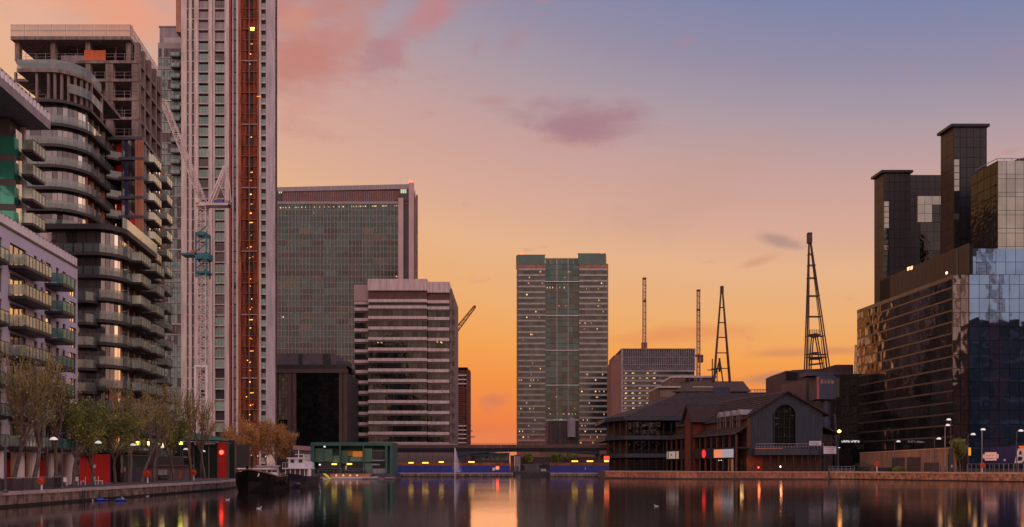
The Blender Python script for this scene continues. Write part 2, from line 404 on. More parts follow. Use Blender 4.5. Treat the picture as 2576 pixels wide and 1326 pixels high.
# ------------------------------------------------------------------ left: lilac apartment block
def arc(cx, cy, r, a0, a1, n):
    return [(cx+r*math.cos(math.radians(a0+(a1-a0)*i/n)), cy+r*math.sin(math.radians(a0+(a1-a0)*i/n))) for i in range(n+1)]
def wall_grid(name, parent, m, x0, x1, z0, z1, holes, th=0.35, y=0.0):
    """wall of thickness th in the local xz plane with rectangular openings"""
    xs = sorted({x0, x1, *[h[0] for h in holes], *[h[2] for h in holes]}); xs = [x for x in xs if x0 <= x <= x1]
    mb = MB()
    for a, b_ in zip(xs, xs[1:]):
        mid = (a+b_)/2; hs = sorted([(h[1], h[3]) for h in holes if h[0] < mid < h[2]])
        z = z0
        for h0, h1 in hs:
            if h0 > z+1e-4: mb.box(a, y, z, b_, y+th, h0)
            z = max(z, h1)
        if z < z1-1e-4: mb.box(a, y, z, b_, y+th, z1)
    return obj(name, mb, m, parent)
def balcony(parent, x0, x1, z, proj, npan, mslab, mpan, mrail, h=1.1, th=0.28, ends=True, low=0.0):
    """slab with a glass balustrade of separate panels"""
    L = x1-x0; k = ('balc', round(L,2), proj, mslab.name, th)
    if k not in _bc: _bc[k] = MB().prism([(0,.0),(L,.0),(L,-proj),(0,-proj)][::-1], -th, 0).box(.25,-proj+.12,-th-.1,L-.25,0,-th+.01).mesh('balcony', mslab)
    o = obj('balcony', _bc[k], None, parent, (x0, 0, z))
    w = L/npan
    for i in range(npan):
        bx('glass_panel', o, mpan, i*w+.03, -proj+.03, low, (i+1)*w-.03, -proj+.07, h)
    if ends:
        for e in (0, L-.04): bx('end_panel', o, mpan, e, -proj+.08, low, e+.04, -.05, h)
    k2 = ('rail', round(L,2), proj, npan, mrail.name, h)
    if k2 not in _bc:
        mb = MB().box(0,-proj,h,L,-proj+.09,h+.06)
        for i in range(npan+1): mb.box(i*w-.03 if i else 0, -proj+.0, -.1, i*w+.03, -proj+.025, h)
        _bc[k2] = mb.mesh('handrail', mrail)
    obj('handrail', _bc[k2], None, o)
    return o
def pane(parent, m, x0, x1, z0, z1, y, name='window_pane', mf=None):
    o = bx(name, parent, m, x0, y, z0, x1, y+.03, z1)
    if mf:
        k = ('fr', round(x1-x0,2), round(z1-z0,2), mf.name); w, h = x1-x0, z1-z0
        if k not in _bc:
            mb = MB().box(-.06,-.06,-.06,w+.06,.02,0).box(-.06,-.06,h,w+.06,.02,h+.06).box(-.06,-.06,0,0,.02,h).box(w,-.06,0,w+.06,.02,h)
            if w > 1.4:
                n = round(w/1.0)
                for i in range(1, n): mb.box(i*w/n-.04,-.05,0,i*w/n+.04,.02,h)
            _bc[k] = mb.mesh('window_frame', mf)
        obj('window_frame', _bc[k], None, o)
    return o

fa = Face(-330, 60, -.1107, 1.0)
A = thing('apartment_block', 'lilac rendered apartment block with white columns and pale glass balconies at far left', 'building', fa.loc, fa.rz)
sE = fa.s(195); roofz = 26.6; dz = 2.97; z0 = 5.1
cols = []   # (px0,px1,kind)
bays = [(-70,-24,'win'), (-40,6,'balw'), (25,67,'door'), (86,94,'small'), (103,109,'slit'), (115,130,'door'), (141,149,'small'), (158,165,'slit'), (176,193,'corner')]
holes = []
for k in range(7):
    zb = z0+.15+k*dz
    for a, b_, kd in bays:
        x0, x1 = fa.s(a), fa.s(b_)
        zz0, zz1 = {'door': (zb, zb+2.35), 'small': (zb+.9, zb+2.35), 'slit': (zb+.3, zb+2.35), 'corner': (zb, zb+2.35), 'win': (zb+.9, zb+2.3), 'balw': (zb, zb+2.35)}[kd]
        if k == 6 and kd == 'corner': zz1 -= .2
        holes.append((x0, zz0, x1, zz1))
        pane(A, m_win if kd != 'slit' else m_windark, x0+.06, x1-.06, zz0+.06, zz1-.06, .22, mf=m_darkmetal)
wall_grid('wall', A, m_lilac, 0, sE, z0, roofz, holes)
obj('wall', MB().box(0,.36,z0,sE-.36,11.9,roofz).box(sE-.359,.36,z0,sE,12,roofz).box(0,11.91,z0,sE-.36,12,roofz), m_lilac, A)
for k in range(7):
    zb = z0+.15+k*dz
    if k < 7:
        balcony(A, fa.s(20), fa.s(88), zb, 1.7, 8, m_darkmetal, m_bal, m_darkmetal, low=.1)
        balcony(A, fa.s(112), fa.s(143), zb, 1.9, 3, m_darkmetal, m_balgreen, m_darkmetal, low=.1)
        if k != 5: balcony(A, fa.s(-50), fa.s(4), zb, .7, 5, m_darkmetal, m_bal, m_darkmetal, low=.1)
obj('roof_slab', MB().box(-.1,-.12,roofz,sE+.12,12,roofz+.22), m_darkmetal2, A)
s = fa.s(-40)
while s < sE-.2:
    bx('baluster', A, m_white, s, -.06, roofz+.22, s+.46, .1, roofz+1.15); s += .8
bx('coping', A, m_darkmetal2, 0, -.02, roofz+1.15, sE+.1, .2, roofz+1.22)
# colonnade
obj('soffit', MB().box(0,.0,z0-.28,sE,12,z0), m_white2, A)
for a in (-60, -20, 12, 64, 101, 147, 190):
    x = fa.s(a); obj('column', MB().lathe([(.0,QL),(.62,QL),(.62,z0-.3),(0,z0-.3)], 18), m_white, A, (x,.75,0))
obj('shopfront', MB().box(0,3.2,QL,sE,3.5,z0-.3), m_windark, A)
for a, b_ in ((80,112),(112,150),(151,181)):
    x0, x1 = fa.s(a), fa.s(b_); n = 4
    for i in range(n): bx('red_board', A, m_red, x0+(x1-x0)*i/n+.01, 2.95, QL, x0+(x1-x0)*(i+1)/n-.01, 3.05, z0-1.0)
m_lampred = emit('red_light', (1.0,0.06,0.03), 6); m_lampwarm = emit('warm_light', (1.0,0.66,0.30), 5); m_lampyel = emit('yellow_light', (1.0,0.86,0.12), 5)
m_lampwhite = emit('white_light', (1.0,0.97,0.92), 1.1, (0.8,0.8,0.8))
for a, py, m_ in ((29,1172,m_lampwarm),(52,1169,m_lampred),(68,1172,m_lampwarm)):
    x = fa.s(a); zc = fa.z(py, a)
    obj('wall_lamp', MB().lathe([(0,-.18),(.14,-.1),(.18,0),(.14,.12),(0,.2)], 8), m_, A, (x, 2.7, zc))

# ------------------------------------------------------------------ upper setback block with green glass and flat roof
Yg = 90; ax = -45.5
fb = Face(41, 90, -.1, 1.0)
B = thing('penthouse_block', 'dark block with green glazed corner and wide flat roof above the lilac building', 'building', fb.loc, fb.rz)
zl = [26.0+2.72*i for i in range(7)]          # floor levels
zt = 41.7
obj('core', MB().box(.4,.9,25,3.2,14,zt), m_darkmetal2, B)
Lr = fb.s(123) if False else 3.6
# flat roof with pale fascia
obj('roof', MB().box(-26,-2.0,zt+.15,Lr,13,zt+1.1), m_greyclad, B)
s = -10.0
while s < Lr-.3:
    bx('baluster', B, m_white, s, -1.95, zt+1.2, s+.44, -1.8, zt+2.0); s += .82
bx('coping', B, m_darkmetal2, -26, -1.93, zt+2.0, Lr, -1.7, zt+2.07)
# green glass corner: faces the camera (local -x) and the dock (local -y)
for k in range(5):
    z = zl[k+1]-2.72
    for i in range(3):
        obj('glass_pane', MB().box(-.02,.25+i*1.5,z+.72,.02,1.68+i*1.5,z+2.7), m_greenglass, B)
    for i in range(1): obj('glass_pane', MB().box(.03,.2,z+.72,1.0,.24,z+2.7), m_greenglass, B)
    bx('spandrel', B, m_darkmetal2, -.03, .2, z, .4, 14, z+.7)
    bx('mullion', B, m_darkmetal, -.05, 1.7, z+.7, .03, 1.76, z+2.72)
bx('spandrel', B, m_darkmetal2, -.03, .2, zl[5]+.0, .4, 14, zl[5]+.3)
for k in range(5): 
    z = zl[k+1]-2.72
    for i in range(3): obj('glass_pane', MB().box(-.02,4.8+i*1.5,z+.72,.02,6.2+i*1.5,z+2.7), m_greenglass, B)
for k in range(5):
    z = zl[k]+1.75
    if k > 0 or True:
        for i in range(3): pane(B, m_win, 1.05+i*.5, 1.5+i*.5, z+.05, z+2.2, .55, mf=None)
        balcony(B, 2.0-.9, 4.0, z, 1.25, 4, m_darkmetal, m_bal, m_darkmetal, ends=True)
bx('pier', B, m_white2, 2.7, .4, 26, 3.1, .9, zt)
obj('plant_box', MB().box(-8,3.2,zt+1.15,1.4,9,zt+4.3).box(-8.1,3.1,zt+4.3,1.5,9.1,zt+4.5), m_darkmetal2, B)

# ------------------------------------------------------------------ curved slab apartments
def band_building(root, path, levels, hs, m_slab, m_glass, over, bal=True, m_b=None, glass_in=.9, dark=m_darkmetal2, panes=True, slab_from=0):
    """path: plan polyline (seen side), levels: slab tops. Slabs follow the path, glazing stands glass_in behind"""
    n = len(path)
    def off(d):
        out = []
        for i in range(n):
            p = Vector(path[i]); a = Vector(path[max(i-1,0)]); c = Vector(path[min(i+1,n-1)])
            t = (c-a).normalized(); nrm = Vector((t.y, -t.x))     # to the right of travel = outwards
            out.append(tuple(p + nrm*d))
        return out
    outer, mid, inner, back_ = off(0), off(-.06), off(-glass_in), off(-3.0)
    for k, z in enumerate(levels):
        obj('floor_slab', MB().prism(outer + back_[::-1], z-.42, z), m_slab, root)
        top = levels[k+1]-.42 if k+1 < len(levels) else None
        if top is None: break
        if panes:
            for i in range(n-1):
                a, c = inner[i], inner[i+1]; L = math.hypot(c[0]-a[0], c[1]-a[1]); m = max(1, round(L/1.25))
                an = math.atan2(c[1]-a[1], c[0]-a[0])
                for j in range(m):
                    t = j/m
                    o = bx('window_pane', root, (m_glass if abs(c[1]-a[1]) < abs(c[0]-a[0])*1.5 or (i+j+k) % 4 == 0 else m_win), 0, 0, 0, L/m-.06, .05, top-z)  # side panes get a paler glass colour to imitate bright sky reflections
                    o.location = (a[0]+(c[0]-a[0])*t, a[1]+(c[1]-a[1])*t, z); o.rotation_euler = (0,0,an)
        if bal and m_b:
            mb = MB()
            for i in range(n-1):
                a, c = mid[i], mid[i+1]; L = math.hypot(c[0]-a[0], c[1]-a[1]); m = max(1, round(L/1.3))
                for j in range(m):
                    t0, t1 = j/m+.02, (j+1)/m-.02
                    p = (a[0]+(c[0]-a[0])*t0, a[1]+(c[1]-a[1])*t0); q_ = (a[0]+(c[0]-a[0])*t1, a[1]+(c[1]-a[1])*t1)
                    mb.prism([p, q_, (q_[0]*.999, q_[1]+.04), (p[0]*.999, p[1]+.04)], z+.02, z+1.1)
            obj('balustrade', mb, m_b, root)
    return inner, back_

m_slabdark = mat('dark_slab_edge', (0.032,0.027,0.027), 0.55, var=0.2)
m_smoke = glass('smoked_glass', (0.19,0.19,0.20), 0.07, 0.7, 0.6, 0.35)
m_balc2 = glass('grey_balustrade_glass', (0.22,0.27,0.26), 0.12, 0.4, 0.15, 0.2, alpha=.5)

# lower curved wing
f4 = Face(90, 106)
C4 = thing('curved_apartments', 'curved apartment wing with dark slab bands and pale balconies behind the lilac block', 'building', f4.loc)
dirx, diry = -.12, 1.0
def px_on(loc, d, px):
    r = (px-CX)/FL; return (r*loc[1]-loc[0])/(d[0]-r*d[1])
xr = X(300, 106) - f4.X0
path = [(0,0), (2.2,0)] + arc(xr-3.4, 3.2, 3.2, -90, -8, 6)
z4 = [Z(p, 106) for p in (1130, 1087, 1029, 974, 916, 859, 802, 747, 690, 633, 567)]
pR = path[-1]
sideL = 12.6
path4 = path + [(pR[0]+dirx*t, pR[1]+t) for t in (4, 8, sideL)]
inner, bk = band_building(C4, path4, z4, 0, m_slabdark, m_smoke, 0, True, m_balc2)
obj('core', MB().prism(bk + [(bk[-1][0]-6, bk[-1][1]), (0, bk[-1][1])], QL, z4[-1]-.1), m_darkmetal2, C4)
def ornament(root, path_pt, t, w, z0, z1, m, y=-.0, name='pier', proud=.15):
    """a pier on the receding side, t metres along it"""
    a = math.atan2(1.0, dirx)
    o = bx(name, root, m, 0, -proud, 0, w, .35, z1-z0); o.location = (path_pt[0]+dirx*t, path_pt[1]+t, z0); o.rotation_euler = (0,0,a)
    return o
for k in range(len(z4)-1):
    for t, m_ in ((.0, m_orange), (2.6, m_white2), (5.0, m_orange), (7.4, m_white2), (9.6, m_orange)):
        ornament(C4, (pR[0]-.9, pR[1]), t, .6, z4[k], z4[k+1]-.42, m_, proud=.35)
def side_balcony(root, pt, t, z, L, proj, m_s, m_p, n=3, d=dirx):
    o = balcony(root, 0, L, z, proj, n, m_s, m_p, m_darkmetal)
    o.location = (pt[0]+d*t, pt[1]+t, z); o.rotation_euler = (0,0, math.atan2(1.0, d)); return o
for k in range(1, len(z4)-1):
    side_balcony(C4, (pR[0]-.0, pR[1]), 1.6, z4[k], 4.0, 1.3, m_slabdark, m_bal, 4)
    side_balcony(C4, (pR[0]-.0, pR[1]), 7.4, z4[k]-.05, 3.6, 1.5, m_slabdark, m_bal, 3)
# orange and ochre wall panels seen inside the curved front
for k, xx, m_ in ((9,3.3,m_orange), (9,2.4,m_red), (2,6.4,m_orange), (3,6.6,m_orange), (2,9.0,m_orange), (1,8.2,m_orange), (0,7.6,m_orange)):
    bx('wall_panel', C4, m_, xx, 1.02, z4[k], xx+.9, 1.1, z4[k+1]-.42)
# roof parapet, pale on the dock side
pp = [(pR[0]-.1, pR[1])]
mb = MB()
for i in range(len(path4)-1):
    a, c = path4[i], path4[i+1]; mb.prism([a, c, (c[0]-.15, c[1]+.12), (a[0]-.15, a[1]+.12)], z4[-1], z4[-1]+.25)
obj('parapet', mb, m_slabdark, C4)
mb = MB()
for i in range(7, len(path4)-1):
    a, c = path4[i], path4[i+1]; mb.prism([a, c, (c[0]-.1, c[1]+.05), (a[0]-.1, a[1]+.05)], z4[-1]+.25, z4[-1]+1.6)
obj('screen', mb, m_bal, C4)
# small curved balconies at the left, between the lilac block and the wing
for k in range(0, 8):
    x0 = X(178,104)-f4.X0; pts = [(x0-1.0,.0)] + [(x0, -.9)] + [(x0+1.4,-1.05)] + [(x0+2.1,-.5), (x0+2.25,.3)]
    if k < 8:
        obj('curved_balcony', MB().prism(pts, z4[k]-.9, z4[k]-.55), m_slabdark, C4)
        mb = MB()
        for a, c in zip(pts, pts[1:]): mb.prism([a, c, (c[0]-.03, c[1]+.04), (a[0]-.03, a[1]+.04)], z4[k]-.55, z4[k]+.5)
        obj('balustrade', mb, m_balc2, C4)
# ground floor: boards and dark shopfronts behind the trees
obj('ground_floor_glazing', MB().box(-3, 1.0, QL, xr, 1.2, z4[0]-.5), m_windark, C4)
for i in range(10):
    x0 = X(194, 105)-f4.X0; w = (X(271,105)-X(194,105))/10
    bx('red_board', C4, m_red, x0+i*w+.01, -.45, QL, x0+(i+1)*w-.01, -.35, Z(1143,105.5))
bx('notice', C4, m_white, X(229,105)-f4.X0, -.5, Z(1177,105), X(236,105)-f4.X0, -.46, Z(1169.5,105))

# taller curved block with its concrete frame still open at the top
f2 = Face(40, 115)
C2 = thing('unfinished_tower', 'tall curved apartment block whose upper floors are a bare concrete frame', 'building', f2.loc)
xr = X(200, 115) - f2.X0
path = [(0,0), (3.0,0)] + arc(xr-4.3, 4.2, 4.2, -90, -8, 7)
z2 = [Z(p, 115) for p in (620, 570, 522, 468, 412, 360, 307, 248, 170)]
pR2 = path[-1]
path2 = path + [(pR2[0]+dirx*t, pR2[1]+t) for t in (4, 8, 12)]
inner, bk = band_building(C2, path2, z2[:8], 0, m_slabdark, m_smoke, 0, True, m_balc2)
zc2 = z2[7]
obj('core', MB().prism(bk + [(bk[-1][0]-6, bk[-1][1]), (0, bk[-1][1])], QL, zc2-.1), m_darkmetal2, C2)
for k in range(0, 7):
    for i, t in enumerate((.0, 2.2, 4.4, 6.6, 8.8, 11)):
        m_ = (m_orange, m_orange, m_conc, m_orange, m_conc, m_orange)[i] if k < 4 else m_conc
        ornament(C2, (pR2[0]-.75, pR2[1]), t, .5, z2[k], z2[k+1]-.42, m_, proud=.05)
# open floors on the curve
n7 = len(path2)
for i, (x, y) in enumerate(path2[:-2]):
    bx('column', C2, m_conc, x-.55, y+.5, zc2, x-.25, y+.8, z2[8]-.4)
def off2(d):
    return [(p[0]-d*(1 if i > 4 else .2*i), p[1]+d) for i, p in enumerate(path2)]
obj('floor_slab', MB().prism(off2(.2) + [(0, path2[-1][1]+.5)], z2[8]-.5, z2[8]), m_conc, C2)
mb = MB()
for i in range(len(path2)-3):
    a, c = off2(.25)[i], off2(.25)[i+1]; mb.prism([a, c, (c[0]-.03, c[1]+.04), (a[0]-.03, a[1]+.04)], z2[8], z2[8]+1.3)
obj('edge_protection', mb, m_balc2, C2)
mb = MB()
for i in range(5, len(path2)-3):
    a, c = path2[i], path2[i+1]; mb.prism([a, c, (c[0]-.03, c[1]+.04), (a[0]-.03, a[1]+.04)], zc2+1.2, zc2+2.5)
obj('edge_protection', mb, m_balc2, C2)
# the bare frame behind
Yf = 133 - 115
def fx(px, Y=133): return X(px, Y) - f2.X0
zf = [Z(p, 133) for p in (437, 389, 341, 294, 246, 198, 152)]; ztop = Z(106, 133)
xL, xR = fx(40), fx(349)
dep = 12.6
for k, z in enumerate(zf):
    obj('floor_slab', MB().prism([(xL,Yf),(xR,Yf),(xR+dirx*dep,Yf+dep),(xL,Yf+dep)], z-.45, z), m_conc, C2)
    zt_ = (zf[k+1]-.45) if k+1 < len(zf) else ztop
    for px in ((42,132,220,322,349) if k == 6 else (132,220,274,349)):
        w = 1.2 if (px in (274,) or (px == 349 and k < 6)) else .75
        x = min(fx(px)-w/2, xR-w); bx('column', C2, m_conc, x, Yf+.1, z, x+w, Yf+.9, zt_)
    for t in (2.9, 5.9, 8.9, 11.7):
        x = xR+dirx*t-.5; bx('column', C2, m_conc, x-.45, Yf+t, z, x+.42, Yf+t+.6, zt_)
    bx('core_wall', C2, m_conc2, fx(70), Yf+7, z, xR-3.2, Yf+14, zt_)
    # edge clutter: guard rails, props
    mb = MB()
    x = xL
    while x < xR: mb.bar((x,Yf+.08,z),(x,Yf+.08,z+1.15),.05); x += 1.6
    for h in (.6,1.1): mb.bar((xL,Yf+.06,z+h),(xR,Yf+.06,z+h),.035)
    for j in range(9): a = RN.uniform(xL+.5,xR-.5); y = Yf+RN.uniform(1.5,5); mb.bar((a,y,z),(a,y,zt_),.1)
    obj('guard_rail', mb, m_greyclad, C2)
obj('roof_slab', MB().prism([(fx(34),Yf-.8),(fx(333),Yf-.8),(fx(333)+dirx*dep,Yf+dep+1),(fx(34),Yf+dep+1)], ztop, ztop+.55), m_conc, C2)
mb = MB(); zr = ztop+.55
x = fx(35)
while x < fx(333): mb.bar((x,Yf-.75,zr),(x,Yf-.75,zr+1.9),.07); x += 2.2
for t in range(0, 15, 2): mb.bar((fx(333)+dirx*t,Yf-.7+t,zr),(fx(333)+dirx*t,Yf-.7+t,zr+1.9),.07)
for h in (.9,1.85):
    mb.bar((fx(35),Yf-.75,zr+h),(fx(333),Yf-.75,zr+h),.05); mb.bar((fx(333),Yf-.75,zr+h),(fx(333)+dirx*14,Yf+13.4,zr+h),.05)
obj('guard_rail', mb, m_greyclad, C2)
m_net = mat('debris_netting', (0.45,0.33,0.28), 0.9)
nb = m_net.node_tree.nodes['Principled BSDF']; nb.inputs['Alpha'].default_value = 0.35
x = fx(35)
i = 0
while x < fx(333)-1:
    bx('netting', C2, m_net, x+.1, Yf-.72, zr+.05, x+2.1, Yf-.71, zr+1.8); x += 2.2
for t in range(0, 14, 2):
    o = bx('netting', C2, m_net, 0, 0, 0, 1.9, .01, 1.75); o.location = (fx(333)+dirx*t-.03, Yf-.7+t, zr+.05); o.rotation_euler = (0,0,math.atan2(1,dirx))
m_orsheet = mat('orange_sheet', (0.62,0.13,0.03), 0.7)
for i in range(4): bx('orange_sheet', C2, m_orsheet, fx(212)+i*.87, Yf+.02, zf[6]+.05, fx(212)+i*.87+.84, Yf+.06, zf[6]+1.65)
for i in range(3): bx('stacked_board', C2, m_greyclad, fx(143)+i*1.35, Yf+1.2, zf[6]+.05, fx(143)+i*1.35+1.3, Yf+1.3, zf[6]+1.4)

# block with dark terraces, orange corner pier and stepped glass balconies
f5 = Face(272, 126.6)
C5 = thing('balcony_block', 'apartment block with orange corner pier and stacked glass balconies beside the green tower', 'building', f5.loc)
d5 = -.14
w5 = X(359,126.6)-f5.X0
z5 = [Z(p, 126.6) for p in (1130, 1075, 1026.6, 979, 930, 882, 833, 784.5, 735.6, 686.6, 637.7, 590, 541, 492, 443.5, 394, 343)]
obj('core', MB().prism([(0,2.6),(w5-.6,2.6),(w5-.6+d5*11.2,13.2),(0,13.2)], QL, z5[-1]-.5), m_darkmetal, C5)
m_bluegrey = mat('blue_grey_edge', (0.075,0.075,0.10), 0.5)
for k, z in enumerate(z5):
    obj('floor_slab', MB().prism([(0,0),(w5,0),(w5+d5*11.5,11.5),(0,11.5)], z-.5, z-.05), m_bluegrey, C5)
    if k+1 == len(z5): break
    zt_ = z5[k+1]-.5
    for i in range(3): bx('corner_panel', C5, m_orange, w5-1.2+i*.4, .03+.05*(i%2), z-.05, w5-1.2+i*.4+.36, .5, zt_)
    for j, c in enumerate((m_smoke, m_navy, m_smoke, m_windark)):
        bx('window_pane', C5, c, w5-3.4+j*.52, .25+.1*(j%2), z-.05, w5-3.4+j*.52+.48, .4+.1*(j%2), zt_)
    if k >= 10: bx('window_pane', C5, m_red, .45, 1.7, z, 1.5, 1.8, zt_) if k in (15,14,12) else None
    if k == 11: bx('red_panel', C5, m_red, w5-1.95, .12, z, w5-1.25, .22, zt_)
    # terraces in the recess
    if k >= 10:
        o = obj('terrace', MB().prism([(-1.6,.3),(.2,-1.0),(2.4,.6),(2.4,2.5),(-1.6,2.5)], z-.62, z-.3), m_darkmetal, C5)
        mb = MB().prism([(-1.6,.3),(.2,-1.0),(.2,-.94),(-1.6,.36)], 0, 1.0).prism([(.2,-1.0),(2.4,.6),(2.4,.66),(.2,-.94)], 0, 1.0)
        obj('glass_panel', mb, m_balc2, o, (0,0,z-.3))
    # dock side: pale glazing, black edges, balconies
    a5 = math.atan2(1.0, d5)
    for j in range(6):
        t = .5+j*1.75
        o = bx('window_pane', C5, (m_win if j % 3 else m_bal), 0, .0, 0, 1.25, .05, zt_-z-.2); o.location = (w5+d5*t-.25, t, z+.05); o.rotation_euler = (0,0,a5)
        o = bx('pier', C5, (m_orange if j == 5 else m_greyclad), 0, .0, 0, .38, .3, zt_-z); o.location = (w5+d5*(t+1.28)-.12, t+1.28, z-.03); o.rotation_euler = (0,0,a5)
    side_balcony(C5, (w5,0), 1.7, z-.1, 4.0, 1.25, m_darkmetal, m_bal, 4, d5)
    if k != 16: side_balcony(C5, (w5,0), 7.6, z-1.2, 3.2, 1.6, m_darkmetal, m_bal, 3, d5)

# ------------------------------------------------------------------ tall white tower with the orange hoist shaft
YE = 232.0
fe = Face(455.6, YE)
E = thing('residential_tower', 'very tall white ribbed tower with green balconies and a glowing red brown hoist shaft', 'building', fe.loc)
ex = lambda c: (402.5 + .3541*c - 455.6) * YE / FL       # from close-up measurements
m_rib = mat('tower_cladding', (0.59,0.51,0.46), 0.6, streak=0.14, scale=0.25)
m_rib2 = mat('tower_cladding_grey', (0.46,0.42,0.44), 0.6, streak=0.10, scale=0.25)
m_shaft = mat('hoist_netting', (0.20,0.045,0.02), 0.9, streak=0.5, scale=0.5)
m_shaft2 = mat('hoist_edge', (0.32,0.10,0.045), 0.8, streak=0.4, scale=0.5)
FH = 26.6*YE/FL; NF = 49; zb = QL
obj('core', MB().prism([(ex(160),.9),(ex(826),.9),(ex(826)-.29*19,20),(ex(160)-5,20)],zb,zb+FH*NF), m_darkmetal2, E)
for c0, c1, m_, pr in ((150,190,m_rib,0),(205,226,m_rib,-.1),(243,272,m_rib,0),(343,352,m_rib,.1),(354,372,m_rib,-.12),(374,388,m_rib,.1),(458,476,m_rib,.1),(477,491,m_rib,-.1),
                       (512,520,m_rib2,.2),(541,556,m_rib,.0),(557,577,m_shaft2,-.1),(692,704,m_shaft2,-.2),(706,717,m_rib,-.2),(752,782,m_rib2,0),(783,820,m_rib2,-.15)):
    mb = MB()
    for s in range(0, NF, 7):      # cladding lifts with open joints
        mb.box(ex(c0), pr, zb+FH*s+.03, ex(c1), 1.2, zb+FH*min(s+7,NF))
    obj('pier', mb, m_, E)
bx('pipe', E, mat('red_pipe', (0.35,0.05,0.04), .6), ex(496), .1, zb, ex(502), .3, zb+FH*NF)
m_gb = mat('green_spandrel', (0.17,0.29,0.23), 0.35, rand=0.25, spec=0.7)
m_gb2 = mat('unglazed_opening', (0.16,0.13,0.125), 0.8, rand=0.3)
m_dusk = mat('shadowed_recess', (0.045,0.04,0.04), 0.8, rand=0.3)  # near-black colour standing in for the shade inside the tower recesses
for k in range(NF):
    z = zb + FH*k
    for ci, (c0, c1) in enumerate(((272,343),(388,458))):
        yy = k*26.6
        top = k >= 40; low = k <= 9
        bx('floor_slab', E, m_rib2, ex(c0), .02, z-.17, ex(c1), 1.2, z+.12)
        if top and (k+ci) % 5: bx('louvre', E, m_greyclad, ex(c0)+.05, .6, z+.2, ex(c1)-.05, .7, z+FH-.6)
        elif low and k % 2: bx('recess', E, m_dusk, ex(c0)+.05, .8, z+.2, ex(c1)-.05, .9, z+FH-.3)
        else:
            bx('green_panel', E, m_gb if RN.random() < .86 else m_gb2, ex(c0)+.05, .32, z+.15, ex(c1)-.05, .4, z+FH-.75)
            bx('window_pane', E, m_windark, ex(c0)+.1, .82, z+FH-.75, ex(c1)-.1, .86, z+FH-.15)
            if k > 10:
                for q_ in (.33,.62): bx('mullion', E, m_darkmetal2, ex(c0)+(ex(c1)-ex(c0))*q_, .28, z+.2, ex(c0)+(ex(c1)-ex(c0))*q_+.07, .34, z+FH-.8)
    for c0, c1 in ((190,205),(226,243),(503,512),(521,541)):
        bx('window_pane', E, m_windark, ex(c0)+.03, .5, z+.25, ex(c1)-.03, .55, z+FH-.1)
    bx('floor_slab', E, m_rib2, ex(190), .2, z-.1, ex(243), .6, z+.22)
    # notch balconies on the right
    bx('floor_slab', E, m_rib2, ex(717), .05, z-.25, ex(752), 1.3, z+.25)
    bx('balcony_front', E, m_gb if k < 41 else m_greyclad, ex(717), .1, z+.25, ex(752), .2, z+1.5)
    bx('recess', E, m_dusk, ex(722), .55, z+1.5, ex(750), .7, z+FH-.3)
    if 18 < k: bx('tie', E, m_darkmetal, ex(819), -.2, z, ex(829), .5, z+.18)
    # hoist shaft floors
    if k % 3 == 0: bx('shaft_floor', E, m_rib2 if k % 2 else m_shaft2, ex(580), -.1, z+.0, ex(692), .5, z+.18)
    else: bx('shaft_floor', E, m_shaft2, ex(580), .1, z+.0, ex(692), .5, z+.14)
    bx('shaft_net', E, m_shaft, ex(577), .3, z+.2, ex(612), .36, z+FH-.05)
    bx('shaft_net', E, m_shaft, ex(660), .3, z+.2, ex(692), .36, z+FH-.05)
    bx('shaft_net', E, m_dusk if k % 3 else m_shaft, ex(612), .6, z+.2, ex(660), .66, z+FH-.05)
    bx('hoist_mast', E, m_shaft2, ex(632), -.2, z, ex(640), .0, z+FH)
m_hoist = emit('site_light', (1.0,0.36,0.06), 2.4, None, True)
for k in range(1, 44):
    if RN.random() < (.9 if k < 26 else .45):
        x = ex(RN.choice((636,640,646,690 if k > 30 else 641))); z = zb+FH*k+RN.uniform(.8,2.3)
        w = RN.uniform(.22,.6) if RN.random() < .7 else 1.0
        obj('site_lamp', MB().prism_y([(0,0),(w,.06),(w,.30),(0,.24)], -.25, -.15), m_hoist, E, (x, 0, z))
    if k < 24 and RN.random() < .5:
        obj('site_lamp', MB().box(0,-.2,0,.22,-.1,.2), m_hoist, E, (ex(RN.choice((612,620,650,658))), 0, zb+FH*k+RN.uniform(.6,2.2)))
bx('lit_window', E, m_lampyel, ex(640), .2, Z(75,YE), ex(668), .3, Z(68,YE))
bx('left_shoulder', E, mat('warm_stone', (0.42,0.22,0.15), .8), ex(108), .5, Z(78,YE), ex(150), 9, zb+FH*NF)
obj('scaffold', MB().prism([(ex(821),-.1),(ex(831),-.1),(ex(831)-.31*6,6),(ex(821)-2,6)],zb,zb+FH*NF), mat('scaffold_dark', (0.09,0.045,0.05), .8, var=.3), E)

